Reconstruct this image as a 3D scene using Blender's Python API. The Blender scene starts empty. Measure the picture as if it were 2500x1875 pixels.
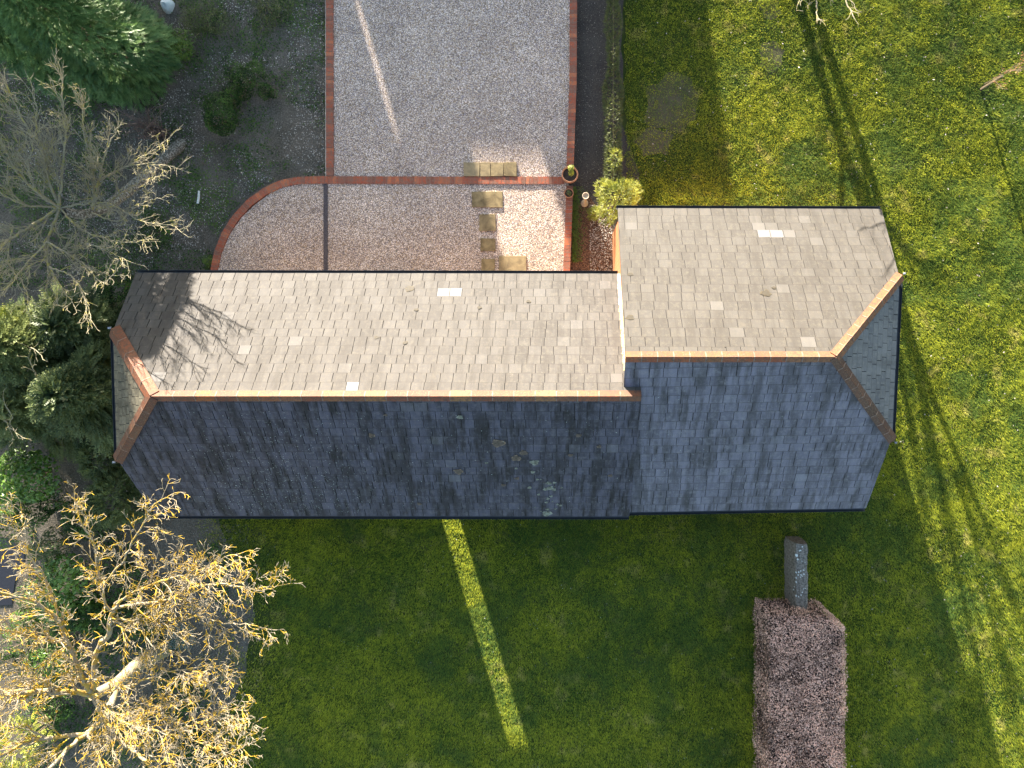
import bpy, math, random
import numpy as np
from mathutils import Vector
rng = np.random.default_rng(7)
random.seed(7)
R = math.radians
S = bpy.context.scene
COL = S.collection

# ------------------------------------------------------------------ camera
H, F, NX, NY = 20.5, 1735.0, 1370.0, 860.0
cd = bpy.data.cameras.new("Camera")
cam = bpy.data.objects.new("Camera", cd); COL.objects.link(cam)
cam.location = (0, 0, H); cam.rotation_euler = (0, 0, 0)
cd.sensor_width = 36.0; cd.lens = 36.0 * F / 2500.0
cd.shift_x = (1250 - NX) / 2500.0; cd.shift_y = -(937.5 - NY) / 2500.0
cd.clip_end = 1000.0; cd.clip_start = 0.1
S.camera = cam
# ------------------------------------------------------------------ world, sun, exposure
SUN_EL = 9.5
SDX, SDY = 0.287, -0.958                      # horizontal travel direction of the light
w = bpy.data.worlds.new("World"); S.world = w; w.use_nodes = True
nt = w.node_tree; bgn = nt.nodes["Background"]
sky = nt.nodes.new("ShaderNodeTexSky"); sky.sky_type = 'NISHITA'; sky.sun_disc = False
sky.sun_elevation = R(SUN_EL); sky.sun_rotation = math.atan2(-SDX, -SDY)
sky.air_density = 1.0; sky.dust_density = 1.2; sky.ozone_density = 1.0
nt.links.new(sky.outputs[0], bgn.inputs[0]); bgn.inputs[1].default_value = 0.105
sl = bpy.data.lights.new("Sun", 'SUN'); sl.energy = 5.0; sl.angle = R(0.5); sl.color = (1.0, 0.90, 0.77)
so = bpy.data.objects.new("Sun", sl); COL.objects.link(so)
ce = math.cos(R(SUN_EL)); sdir = Vector((SDX * ce, SDY * ce, -math.sin(R(SUN_EL))))
so.rotation_euler = sdir.to_track_quat('-Z', 'Y').to_euler(); so.location = (-20, 60, 30)
S.view_settings.view_transform = 'Standard'; S.view_settings.look = 'None'
S.view_settings.exposure = 2.68; S.view_settings.gamma = 1.0
KY = -SDY / math.tan(R(SUN_EL)); KX = SDX / math.tan(R(SUN_EL))

# ------------------------------------------------------------------ helpers
def P(px, py, z=0.0):
    k = (H - z) / F
    return np.array([(px - NX) * k, (NY - py) * k, z])
def on_plane(px, py, a, b):                   # point of the plane z = a + b*Y seen at (px, py)
    k = (NY - py) / F
    return P(px, py, (a + b * k * H) / (1 + b * k))
def tag(o, label=None, cat=None, group=None, kind=None):
    if label: o["label"] = label
    if cat: o["category"] = cat
    if group: o["group"] = group
    if kind: o["kind"] = kind
    return o
def empty(name, loc, label, cat, group=None):
    o = bpy.data.objects.new(name, None); COL.objects.link(o); o.location = tuple(loc); o.empty_display_size = .2
    bpy.context.view_layer.update()
    return tag(o, label, cat, group)

class MB:
    def __init__(s): s.v = []; s.n = 0; s.idx = []; s.tot = []; s.c = []; s.uv = []
    def add(s, V, Fc, col=None, uv=None):
        V = np.asarray(V, float).reshape(-1, 3)
        Fc = np.asarray(Fc)
        s.v.append(V); s.idx.append((Fc + s.n).ravel()); s.tot.append(np.full(len(Fc), Fc.shape[1]))
        c = np.zeros((len(V), 3)) if col is None else np.broadcast_to(np.asarray(col, float), (len(V), 3))
        s.c.append(c); s.uv.append(np.zeros((len(V), 2)) if uv is None else np.asarray(uv, float))
        s.n += len(V)
    def poly(s, V, faces, col=None, uv=None):
        n0 = s.n; V = np.asarray(V, float)
        s.v.append(V); s.n += len(V)
        for f in faces:
            s.idx.append(np.array(f) + n0); s.tot.append(np.array([len(f)]))
        c = np.zeros((len(V), 3)) if col is None else np.broadcast_to(np.asarray(col, float), (len(V), 3))
        s.c.append(c); s.uv.append(np.zeros((len(V), 2)) if uv is None else np.asarray(uv, float))
    def box(s, lo, hi, col=None, jit=0.0):
        x0, y0, z0 = lo; x1, y1, z1 = hi
        V = np.array([[x0,y0,z0],[x1,y0,z0],[x1,y1,z0],[x0,y1,z0],[x0,y0,z1],[x1,y0,z1],[x1,y1,z1],[x0,y1,z1]])
        if jit: V = V + rng.normal(0, jit, V.shape)
        s.add(V, [[0,3,2,1],[4,5,6,7],[0,1,5,4],[1,2,6,5],[2,3,7,6],[3,0,4,7]], col)
    def prism(s, pts, d, col=None):          # polygon (3D points) extruded by vector d
        pts = np.asarray(pts, float); n = len(pts); V = np.vstack([pts, pts + np.asarray(d)])
        fs = [list(range(n))[::-1], list(range(n, 2 * n))] + [[i, (i+1) % n, n + (i+1) % n, n + i] for i in range(n)]
        s.poly(V, fs, col)
    def lathe(s, prof, cx, cy, z0, n=28, col=None):
        a = np.linspace(0, 2*math.pi, n, endpoint=False); V = []
        for r, z in prof: V += [[cx + r*math.cos(t), cy + r*math.sin(t), z0 + z] for t in a]
        Fc = []
        for j in range(len(prof) - 1):
            for i in range(n): Fc.append([j*n+i, j*n+(i+1)%n, (j+1)*n+(i+1)%n, (j+1)*n+i])
        s.add(V, Fc, col)
    def build(s, name, mat, parent=None, smooth=False):
        me = bpy.data.meshes.new(name)
        V = np.vstack(s.v); idx = np.concatenate(s.idx).astype(np.int32); tot = np.concatenate(s.tot)
        C = np.vstack(s.c); U = np.vstack(s.uv)
        if parent is not None:
            q = parent
            while q is not None: V = V - np.array(q.location); q = q.parent
        me.vertices.add(len(V)); me.vertices.foreach_set("co", V.astype(np.float32).ravel())
        me.loops.add(len(idx)); me.loops.foreach_set("vertex_index", idx)
        me.polygons.add(len(tot)); st = np.concatenate([[0], np.cumsum(tot)[:-1]]).astype(np.int32)
        me.polygons.foreach_set("loop_start", st)
        me.polygons.foreach_set("use_smooth", np.full(len(tot), bool(smooth)))
        me.update(calc_edges=True)
        at = me.attributes.new("tint", 'FLOAT_COLOR', 'POINT')
        at.data.foreach_set("color", np.hstack([C, np.ones((len(C), 1))]).astype(np.float32).ravel())
        uvl = me.uv_layers.new(name="UVMap"); uvl.data.foreach_set("uv", U[idx].astype(np.float32).ravel())
        me.validate(); me.materials.append(mat)
        o = bpy.data.objects.new(name, me); COL.objects.link(o)
        if parent is not None: o.parent = parent
        return o
def thing_mesh(o):                            # move a top-level mesh's origin to its base
    me = o.data; n = len(me.vertices); a = np.empty(n*3, np.float32); me.vertices.foreach_get("co", a); a = a.reshape(-1, 3)
    c = np.array([(a[:,0].min()+a[:,0].max())/2, (a[:,1].min()+a[:,1].max())/2, a[:,2].min()])
    me.vertices.foreach_set("co", (a - c).astype(np.float32).ravel()); me.update(); o.location = tuple(float(q) for q in c); return o

# value noise
class VN:
    def __init__(s, seed): s.g = np.random.default_rng(seed).random((257, 257))
    def __call__(s, x, y, sc):
        x = np.asarray(x) * sc + 1000; y = np.asarray(y) * sc + 1000
        xi = np.floor(x).astype(int); yi = np.floor(y).astype(int); fx = x - xi; fy = y - yi
        fx = fx*fx*(3-2*fx); fy = fy*fy*(3-2*fy); g = s.g; a = xi % 256; b = yi % 256
        return (g[a,b]*(1-fx)*(1-fy) + g[a+1,b]*fx*(1-fy) + g[a,b+1]*(1-fx)*fy + g[a+1,b+1]*fx*fy)
    def fbm(s, x, y, sc): return (s(x,y,sc)*.5 + s(x+9,y-7,sc*2.1)*.3 + s(x-5,y+3,sc*4.3)*.2)
vn = VN(3)

# ------------------------------------------------------------------ material helper
class M:
    def __init__(s, name, rough=.9, spec=.25):
        s.m = bpy.data.materials.new(name); s.m.use_nodes = True; s.t = s.m.node_tree
        s.b = s.t.nodes["Principled BSDF"]; s.b.inputs["Roughness"].default_value = rough
        s.b.inputs["Specular IOR Level"].default_value = spec
        s.co = s.node("ShaderNodeTexCoord").outputs["Object"]
        s.geo = s.node("ShaderNodeNewGeometry").outputs["Position"]
    def node(s, t, **kw):
        n = s.t.nodes.new(t)
        for k, v in kw.items(): setattr(n, k, v)
        return n
    def link(s, a, b): s.t.links.new(a, b)
    def uvn(s): return s.node("ShaderNodeUVMap").outputs[0]
    def attr(s):
        n = s.node("ShaderNodeAttribute", attribute_name="tint"); q = s.node("ShaderNodeSeparateColor"); s.link(n.outputs["Color"], q.inputs[0]); return q.outputs, n.outputs["Color"]
    def mapping(s, src, sc=(1,1,1), loc=(0,0,0), rot=(0,0,0)):
        n = s.node("ShaderNodeMapping"); n.inputs["Scale"].default_value = sc; n.inputs["Location"].default_value = loc; n.inputs["Rotation"].default_value = rot
        s.link(src, n.inputs[0]); return n.outputs[0]
    def noise(s, src, scale, detail=3, rough=.55, dist=0.0):
        n = s.node("ShaderNodeTexNoise"); n.inputs["Scale"].default_value = scale; n.inputs["Detail"].default_value = detail
        n.inputs["Roughness"].default_value = rough; n.inputs["Distortion"].default_value = dist; s.link(src, n.inputs["Vector"]); return n.outputs["Fac"]
    def voro(s, src, scale, out="Color", feat='F1'):
        n = s.node("ShaderNodeTexVoronoi", feature=feat); n.inputs["Scale"].default_value = scale; s.link(src, n.inputs["Vector"]); return n.outputs[out]
    def ramp(s, src, stops, interp='LINEAR'):
        n = s.node("ShaderNodeValToRGB"); cr = n.color_ramp; cr.interpolation = interp
        while len(cr.elements) < len(stops): cr.elements.new(.5)
        for e, (p, c) in zip(cr.elements, stops):
            e.position = p; c = (c, c, c) if isinstance(c, (int, float)) else c; e.color = (*c, 1)
        s.link(src, n.inputs[0]); return n.outputs[0]
    def mix(s, fac, a, b, mode='MIX'):
        n = s.node("ShaderNodeMix", data_type='RGBA', blend_type=mode)
        for v, k in ((fac, 0), (a, 6), (b, 7)):
            if isinstance(v, (int, float)):
                n.inputs[k].default_value = v if k == 0 else (v, v, v, 1)
            elif isinstance(v, tuple): n.inputs[k].default_value = (*v, 1)
            else: s.link(v, n.inputs[k])
        return n.outputs[2]
    def math(s, op, a, b=0.0):
        n = s.node("ShaderNodeMath", operation=op)
        for v, k in ((a, 0), (b, 1)):
            if isinstance(v, (int, float)): n.inputs[k].default_value = v
            else: s.link(v, n.inputs[k])
        return n.outputs[0]
    def color(s, c):
        if isinstance(c, tuple): s.b.inputs["Base Color"].default_value = (*c, 1)
        else: s.link(c, s.b.inputs["Base Color"])
    def bump(s, h, strength=.5, dist=.02):
        n = s.node("ShaderNodeBump"); n.inputs["Strength"].default_value = strength; n.inputs["Distance"].default_value = dist
        s.link(h, n.inputs["Height"]); s.link(n.outputs[0], s.b.inputs["Normal"])
    def translucent(s, col, fac):
        tr = s.node("ShaderNodeBsdfTranslucent"); s.link(col, tr.inputs[0]); mx = s.node("ShaderNodeMixShader"); mx.inputs[0].default_value = fac
        s.link(s.b.outputs[0], mx.inputs[1]); s.link(tr.outputs[0], mx.inputs[2])
        s.link(mx.outputs[0], s.t.nodes["Material Output"].inputs[0])

def leaf_mat(name, dark, light, fac=.25, rough=.55, spec=.4):
    m = M(name, rough, spec); a, _ = m.attr(); c = m.mix(a[0], dark, light); m.color(c); m.translucent(c, fac); return m.m

# grass
def grass_mat():
    m = M("grass_blades", .7, .08); a, _ = m.attr()
    c = m.mix(a[0], (.060, .130, .024), (.66, .66, .055)); c = m.mix(a[1], c, (.68, .58, .19)); c = m.mix(a[2], c, (.060, .140, .040)); m.color(c); m.translucent(c, .40); return m.m
def lawn_mat():
    m = M("lawn_soil", 1.0, 0.0); n = m.noise(m.geo, 1.2, 5); n2 = m.noise(m.geo, 30, 3)
    c = m.ramp(n, [(.3, (.022, .040, .010)), (.55, (.034, .050, .014)), (.75, (.060, .052, .036))])
    c = m.mix(m.ramp(n2, [(.35, .0), (.7, .6)]), c, (.045, .055, .015)); m.color(c); m.bump(n2, .6, .03); return m.m
def soil_mat(name, a, b, cc, spk=.6):
    m = M(name); n = m.noise(m.geo, 1.3, 6, .6); n2 = m.noise(m.geo, 24, 4, .7); v = m.voro(m.geo, 38, "Distance")
    c = m.mix(m.ramp(n, [(.35, 0.0), (.65, 1.0)]), a, b); c = m.mix(m.ramp(n2, [(.4, 0.0), (.75, .8)]), c, cc)
    c = m.mix(m.ramp(m.math('MULTIPLY', m.noise(m.geo, 2.2, 3), m.ramp(v, [(.1, 1.0), (.26, 0.0)])), [(.45, 0.0), (.6, spk)]), c, (.36, .34, .30))
    m.color(c); m.bump(n2, .8, .03); return m.m
def gravel_mat(name, tint=(1, 1, 1), scale=46):
    m = M(name, .85, .3); g = m.mapping(m.geo, (1, 1, 1))
    vc = m.voro(g, scale); vd = m.voro(g, scale, "Distance"); sep = m.node("ShaderNodeSeparateColor"); m.link(vc, sep.inputs[0])
    c = m.ramp(sep.outputs[0], [(0.0, (.10, .09, .085)), (.18, (.30, .27, .25)), (.40, (.52, .48, .44)), (.68, (.74, .70, .64)), (.90, (1.0, .97, .92))])
    c = m.mix(m.math('MULTIPLY', m.ramp(sep.outputs[1], [(.55, 0.0), (.8, .55)]), 1.0), c, (.50, .36, .17))
    c = m.mix(m.math('MULTIPLY', m.ramp(sep.outputs[2], [(.72, 0.0), (.9, .6)]), 1.0), c, (.33, .34, .50))
    c = m.mix(m.ramp(vd, [(.38, 0.0), (.70, .85)]), c, (.11, .095, .08))
    n = m.noise(m.geo, .8, 4, .6); c = m.mix(1.0, c, m.ramp(n, [(.3, (.78, .76, .74)), (.7, (1.08, 1.06, 1.02))]), 'MULTIPLY')
    c = m.mix(1.0, c, tint, 'MULTIPLY')
    m.color(c); m.bump(m.math('SUBTRACT', 1.0, vd), .5, .014); return m.m
# slates
def slate_mat(name, dark, light, moss=(.30, .27, .20), streak=.5, grime_and_shade=(.06, .055, .05), grime_amt=.7, bright=(.72, .70, .66)):
    m = M(name, .75, .3); a, _ = m.attr(); uv = m.uvn()
    n1 = m.noise(m.mapping(uv, (3.0, .45, 1)), 1.6, 5, .65); n2 = m.noise(uv, 9, 5, .65); n3 = m.noise(uv, 45, 4, .7); n4 = m.noise(m.mapping(uv, (1, 1, 1), (7, 3, 0)), 1.1, 4, .6)
    c = m.mix(a[0], dark, light)
    c = m.mix(m.ramp(n2, [(.45, 0.0), (.68, .55)]), c, moss)
    c = m.mix(m.math('MULTIPLY', m.ramp(n1, [(.44, 0.0), (.60, streak)]), m.ramp(n4, [(.38, .25), (.58, 1.0)])), c, grime_and_shade)
    c = m.mix(m.math('MULTIPLY', m.ramp(n3, [(.52, 0.0), (.66, grime_amt * .55)]), m.ramp(n2, [(.35, .3), (.6, 1.0)])), c, grime_and_shade)
    n5 = m.noise(m.mapping(uv, (1.6, .28, 1), (3, 9, 0)), 1.5, 6, .7)
    c = m.mix(m.ramp(n5, [(.48, 0.0), (.62, streak*.8)]), c, grime_and_shade)
    c = m.mix(m.ramp(m.noise(uv, 4.5, 6, .75), [(.52, 0.0), (.66, .45)]), c, moss)
    c = m.mix(m.ramp(m.noise(uv, 70, 2), [(.70, 0.0), (.76, .5)]), c, (.5, .5, .45))
    c = m.mix(m.ramp(a[2], [(.0, .75), (.10, 0.0)]), c, grime_and_shade)  # dark line painted along each lower edge, standing in for course shadow
    c = m.mix(a[1], c, bright)
    m.color(c); m.bump(m.mix(.5, n2, n3), .35, .006); return m.m
def tile_mat(name, spots=.6, tint=(1.0, 1.0, 1.0), drk=(.16, .10, .07), spot=(.50, .42, .26)):
    m = M(name, .7, .35); _, c = m.attr(); c = m.mix(1.0, c, tint, 'MULTIPLY'); n = m.noise(m.geo, 14, 5, .7); n2 = m.noise(m.geo, 42, 4, .7); n3 = m.noise(m.geo, 3, 3)
    c = m.mix(m.ramp(n, [(.42, 0.0), (.62, .8)]), c, drk)
    c = m.mix(m.math('MULTIPLY', m.ramp(n2, [(.54, 0.0), (.62, spots)]), m.ramp(n3, [(.36, 0.0), (.5, 1.0)])), c, spot)
    m.color(c); m.bump(n2, .3, .006); return m.m
def brick_mat(name="brickwork", c1=(.52, .19, .06), c2=(.40, .13, .05)):
    m = M(name, .85, .25); sp = m.node("ShaderNodeSeparateXYZ"); m.link(m.geo, sp.inputs[0]); cb = m.node("ShaderNodeCombineXYZ")
    m.link(m.math('ADD', sp.outputs[0], sp.outputs[1]), cb.inputs[0]); m.link(sp.outputs[2], cb.inputs[1])
    b = m.node("ShaderNodeTexBrick"); m.link(cb.outputs[0], b.inputs[0]); b.inputs["Scale"].default_value = 1.0
    b.inputs["Brick Width"].default_value = .225; b.inputs["Row Height"].default_value = .075; b.inputs["Mortar Size"].default_value = .006
    b.inputs["Color1"].default_value = (*c1, 1); b.inputs["Color2"].default_value = (*c2, 1); b.inputs["Mortar"].default_value = (.42, .30, .2, 1)
    c = m.mix(m.ramp(m.noise(m.geo, 20, 4), [(.5, 0.0), (.8, .5)]), b.outputs[0], (.2, .08, .04)); m.color(c); m.bump(b.outputs[1], .3, .01); return m.m
def plain(name, col, rough=.8, spec=.3, var=.25, sc=12):
    m = M(name, rough, spec); n = m.noise(m.geo, sc, 4, .6); d = tuple(q * (1 - var * 1.6) for q in col); l = tuple(min(1, q * (1 + var)) for q in col)
    m.color(m.ramp(n, [(.3, d), (.7, l)])); m.bump(n, .2, .01); return m.m
def slab_mat():
    m = M("sandstone", .8, .3); a, _ = m.attr(); n = m.noise(m.geo, 4.5, 5, .6, 1.0); n2 = m.noise(m.geo, 30, 3)
    c = m.mix(m.ramp(n, [(.35, 0.0), (.62, .9)]), (.11, .08, .038), (.27, .205, .10)); c = m.mix(m.ramp(n2, [(.5, 0.0), (.75, .35)]), c, (.10, .09, .06)); c = m.mix(a[0], c, (.34, .27, .17)); m.color(c); m.bump(n2, .25, .008); return m.m
def bark_mat(name, base, dark, lich, amt, lo=.5, hi=.58, sc=5):
    m = M(name, .85, .2); n = m.noise(m.geo, 22, 4, .7); l = m.noise(m.geo, sc, 3, .6); a, _ = m.attr()
    c = m.mix(m.ramp(n, [(.4, 0.0), (.7, .8)]), base, dark)
    c = m.mix(m.math('MULTIPLY', m.ramp(l, [(lo, 0.0), (hi, amt)]), a[0]), c, lich); m.color(c); m.bump(n, .4, .01); return m.m

MAT = dict(
    grass=grass_mat(), lawn=lawn_mat(),
    wood_floor=soil_mat("woodland_soil", (.034, .031, .022), (.105, .090, .072), (.21, .185, .145)),
    bed=soil_mat("bed_soil", (.026, .022, .019), (.050, .043, .037), (.10, .088, .075), .4),
    patch=soil_mat('bare_lawn_soil', (.045, .045, .022), (.085, .070, .045), (.12, .11, .06), .4),
    bark_mulch=gravel_mat("bark_mulch_mix", (.26, .16, .11), 42),
    gravel=gravel_mat("pale_gravel", (.99, .885, .835)),
    slA_n=slate_mat("slate_sunny", (.050, .046, .0425), (.069, .0645, .0605), (.086, .078, .065), .5, (.032, .028, .024), .85, (.15, .147, .145)),  # sunlit-slope copy of the slate, colour lowered for direct sun
    slA_s=slate_mat("slate_algae_shade", (.044, .042, .058), (.074, .072, .100), (.105, .099, .110), .95, (.012, .011, .012), .9, (.26, .26, .26)),  # shaded-slope copy: dark algae, plus violet-blue shade put into the colour
    slB_n=slate_mat("slate_sunny_grey", (.049, .045, .0405), (.066, .0615, .056), (.078, .070, .056), .45, (.032, .028, .023), .85, (.13, .126, .12)),  # cottage slate, copy darkened for its sunlit slope
    slB_s=slate_mat("slate_blue_shade", (.100, .096, .122), (.158, .150, .188), (.185, .176, .19), .75, (.032, .030, .030), .85, (.27, .27, .29)),  # cottage slate, shaded-slope copy with skylight blue in the colour
    slW=slate_mat("slate_lichened", (.08, .07, .048), (.13, .115, .08), (.20, .18, .13), .4, (.035, .03, .02), .8, (.25,.23,.2)),
    slE=slate_mat("slate_hip", (.10, .10, .105), (.165, .16, .155), (.19, .18, .16), .3, (.05, .045, .04), .7, (.35, .35, .33)),
    tile=tile_mat("clay_tile", .85, (.42, .25, .18), (.065, .038, .027), (.17, .115, .065)), coping=tile_mat("clay_brick_coping", .15, (1.0, .78, .72)), brick=brick_mat(), brick_old=brick_mat('old_buff_brick', (.30, .22, .15), (.24, .17, .12)), slab=slab_mat(),
    dark_metal=plain("gutter_plastic", (.018, .022, .028), .4, .5), pale_metal=plain("pale_lead", (.22, .23, .25), .5, .5),
    deck=plain("roof_timber", (.010, .009, .009)), mortar=plain("lime_mortar", (.42, .37, .30), .9, .2, .35, 30), fleck=plain("weathered_mortar", (.40, .32, .16), .9, .2, .5, 40),
    timber=plain("timber_sleeper", (.07, .06, .065), .8, .3, .3, 20), terracotta=plain("terracotta", (.42, .20, .11), .8, .3, .2, 18),
    potsoil=plain("potting_soil", (.05, .035, .025)), stone=plain("old_stone", (.20, .175, .145), .9, .25, .45, 18), white=plain("lichen_white", (.6, .62, .58), .9, .2, .1),
    render=plain("pale_render", (.45, .40, .34)), asphalt=plain("asphalt", (.015, .019, .03), .8, .3, .2, 60), petal=plain("petal", (.65, .65, .62)),
    stake=plain("weathered_wood", (.17, .135, .09), .85, .2, .3, 30), pedestal=plain("carved_stone", (.50, .40, .28), .85, .2, .2, 30),
    bark_big=bark_mat("pale_lichened_bark", (.30, .26, .185), (.17, .145, .105), (.46, .30, .022), .95, .47, .55, 4.5),
    bark_left=bark_mat("grey_green_bark", (.29, .26, .175), (.15, .13, .09), (.33, .29, .06), .8, .52, .6, 6),
    bark_purple=bark_mat("purple_twigs", (.16, .12, .11), (.08, .06, .055), (.2, .2, .1), .2),
    bark_trunk=bark_mat("mottled_trunk", (.10, .09, .07), (.05, .045, .035), (.30, .28, .24), .9, .5, .56, 22),
    bark_brown=bark_mat("brown_bark", (.16, .12, .08), (.08, .06, .04), (.3, .28, .1), .5),
    conifer=leaf_mat("conifer_bright", (.040, .095, .028), (.155, .255, .07), .25), conifer_dark=leaf_mat("conifer_dark", (.03, .055, .016), (.16, .19, .055), .2),
    gold=leaf_mat("golden_foliage", (.07, .10, .012), (.36, .37, .05), .35), laurel=leaf_mat("laurel", (.05, .12, .012), (.16, .27, .04), .25, .35, .5),
    dark_leaf=leaf_mat("dark_evergreen", (.007, .024, .005), (.085, .16, .028), .15, .5, .15), olive=leaf_mat("olive_leaf", (.04, .055, .015), (.13, .15, .04), .2),
    silver=leaf_mat("silver_leaf", (.06, .10, .07), (.22, .28, .25), .2), beech=leaf_mat("beech_leaf", (.15, .08, .055), (1.0, .64, .48), .2, .6, .3),
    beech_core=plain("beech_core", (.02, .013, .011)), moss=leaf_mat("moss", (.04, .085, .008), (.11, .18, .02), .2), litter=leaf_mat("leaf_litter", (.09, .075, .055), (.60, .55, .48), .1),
    red_leaf=leaf_mat("rusty_leaf", (.25, .10, .04), (.5, .28, .12), .3), lichen=tile_mat("lichen_crust", 0.0, (1,1,1), (.030, .026, .018)),
)
# ------------------------------------------------------------------ ground
def sheet(name, pts, z, mat, kind='structure'):
    mb = MB(); V = [np.array([p[0], p[1], z]) for p in pts]; mb.poly(V, [list(range(len(V)))]); o = mb.build(name, MAT[mat]); return tag(o, kind=kind)
def G(px, py): return P(px, py)[:2]
sheet("ground", [(-150, -150), (150, -150), (150, 150), (-150, 150)], 0.0, 'lawn')
def wobble(pts, amp=.08, step=.35):
    out = []
    n = len(pts)
    for i in range(n):
        a = np.array(pts[i]); b = np.array(pts[(i+1) % n]); L = np.linalg.norm(b - a); k = max(1, min(120, int(L / step)))
        d = (b - a) / L; nn = np.array([-d[1], d[0]])
        for j in range(k):
            p = a + (b - a) * j / k; out.append(p + nn * (vn.fbm(p[0], p[1], 1.7) - .5) * amp * 4)
    return out
sheet("woodland_floor", wobble([G(-900, -900), G(806, -900), G(806, 440), G(560, 700), G(540, 1290), G(590, 1380), G(620, 1500), G(600, 1640), G(540, 1760), G(500, 1900), G(540, 2300), G(-900, 2300)], .12), .004, 'wood_floor')
sheet("soil_bed", wobble([G(1396, -900), G(1518, -900), G(1520, 300), G(1560, 420), G(1560, 690), G(1380, 690)], .05), .004, 'bed')
for k_, (cx_, cy_, rx_, ry_) in enumerate([(1640, 255, 75, 85), (1600, 345, 50, 40), (1885, 140, 34, 40), (1880, 15, 30, 40)]):
    sheet("soil_patch", wobble([G(cx_ + rx_*math.cos(t_)*random.uniform(.7, 1.2), cy_ + ry_*math.sin(t_)*random.uniform(.7, 1.2)) for t_ in np.linspace(0, -2*math.pi, 14, endpoint=False)], .06, .1), .003, 'patch')
sheet("bark_path", [G(1384, 540), G(1432, 470), G(1500, 560), G(1500, 720), G(1384, 720)], .008, 'bark_mulch')
sheet("road", wobble([G(-700, 1290), G(20, 1312), G(62, 1345), G(58, 1385), G(38, 1420), G(30, 1475), G(-700, 1540)], .01), .02, 'asphalt')
ZG = .25
def slabbox(name, pts, z, mat):
    mb = MB(); mb.prism([[*p, 0.002] for p in pts], (0, 0, z)); return tag(mb.build(name, MAT[mat]), kind='structure')
curve = [(740, 441), (700, 452), (662, 470), (625, 497), (590, 530), (562, 570), (540, 620), (527, 668), (522, 760)]
slabbox("gravel_yard", [P(806, -900, .25)[:2], P(1404, -900, .25)[:2], P(1394, 439, .25)[:2], P(806, 439, .25)[:2]], ZG, 'gravel')
slabbox("gravel_terrace", [P(1388, 441, .27)[:2], P(760, 441, .27)[:2]] + [P(*c, .27)[:2] for c in curve] + [P(1388, 760, .27)[:2]], .268, 'gravel')

# ------------------------------------------------------------------ brick walls with coping
def coping_wall(name, path, width, top, label, white_side=False, lit=False, cat="garden wall"):
    pts = [P(px, py, top)[:2] for px, py in path]
    root = empty(name, (*pts[0], 0), label, cat)
    # resample the path
    seg = []; L = 0
    P0 = [np.array(p) for p in pts]; d = [0]
    for a, b in zip(P0, P0[1:]): d.append(d[-1] + np.linalg.norm(b - a))
    d = np.array(d); A = np.array(P0); tot = d[-1]
    def at(s): return np.array([np.interp(s, d, A[:,0]), np.interp(s, d, A[:,1])])
    body = MB(); cop = MB(); s = 0.0; h = width / 2
    n = max(2, int(tot / .25)); ss = np.linspace(0, tot, n + 1); Ls, Rs = [], []
    for q in ss:
        t = at(min(tot, q + .02)) - at(max(0, q - .02)); t /= np.linalg.norm(t); nn = np.array([-t[1], t[0]]); c = at(q)
        Ls.append(c + nn * (h - .012)); Rs.append(c - nn * (h - .012))
    for i in range(n):
        body.prism([[*Ls[i], 0], [*Rs[i], 0], [*Rs[i+1], 0], [*Ls[i+1], 0]], (0, 0, top - .075))
    body.build("wall_body", MAT['brick_old'], root)
    mor = MB()
    while s < tot - .02:
        wd = random.choice([.108, .112, .115, .118, .22 if random.random() < .2 else .11])
        e = min(tot, s + wd); c = at((s + e) / 2); t = at(e) - at(s); t /= np.linalg.norm(t); nn = np.array([-t[1], t[0]]); hl = (e - s) / 2 - .005
        k = random.random(); b = np.array([.30, .085, .038]) if k < .6 else (np.array([.20, .075, .045]) if k < .85 else np.array([.40, .14, .055]))
        b = b * random.uniform(.85, 1.15); zt = top + random.uniform(-.002, .003)
        q = [c - t*hl - nn*h, c + t*hl - nn*h, c + t*hl + nn*h, c - t*hl + nn*h]
        cop.prism([[*x, top - .072] for x in q], (0, 0, zt - top + .072), b)
        s = e
    cop.build("coping", MAT['coping'], root)
    for i in range(n):
        hh = .010
        l0 = Ls[i]; r0 = Rs[i]; l1 = Ls[i+1]; r1 = Rs[i+1]
        mor.prism([[*l0, top - .074], [*r0, top - .074], [*r1, top - .074], [*l1, top - .074]], (0, 0, .068), (.3, .2, .14))
    mor.build("mortar_joint", MAT['mortar'] if lit else MAT['coping'], root)
    return root
WT = .30
coping_wall("brick_wall", [(804, -400), (804.5, 200), (805, 429)], .205, WT, "low red brick wall with brick-on-edge coping, left edge of the gravel yard beside the woodland soil")
coping_wall("brick_wall", [(517, 700), (521, 665), (531, 617), (549, 572), (575, 531), (609, 494), (648, 466), (687, 448), (725, 440.5), (775, 439), (1100, 440), (1378, 440)], .205, WT,
            "red brick wall crossing between the two gravel areas and curving down to the barn at its left end")
coping_wall("brick_wall", [(1402, -400), (1399, 200), (1391, 430)], .205, WT, "low brick wall with purplish brick coping, right edge of the upper gravel yard beside the soil bed", lit=False)
coping_wall("brick_wall", [(1391, 453), (1388, 540), (1382, 690)], .195, WT, "short sunlit orange brick wall from the large flowerpot to the gutter of the long roof", lit=True)
mb = MB()
mb.box((*P(798, 800, 0)[:2], 0), (*P(808, 452, 0)[:2], .295), jit=.001)
o = mb.build("timber_edging", MAT['timber']); thing_mesh(o); tag(o, "dark timber edging strip dividing the lower gravel below the left brick wall", "edging")
mb = MB(); mb.box((*P(794.3, 433, .25)[:2], 0), (*P(796.2, -400, .25)[:2], .25)); o = mb.build("edging_strip", MAT['render']); thing_mesh(o)
tag(o, "thin pale concrete strip along the woodland side of the left brick wall", "edging")

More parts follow.
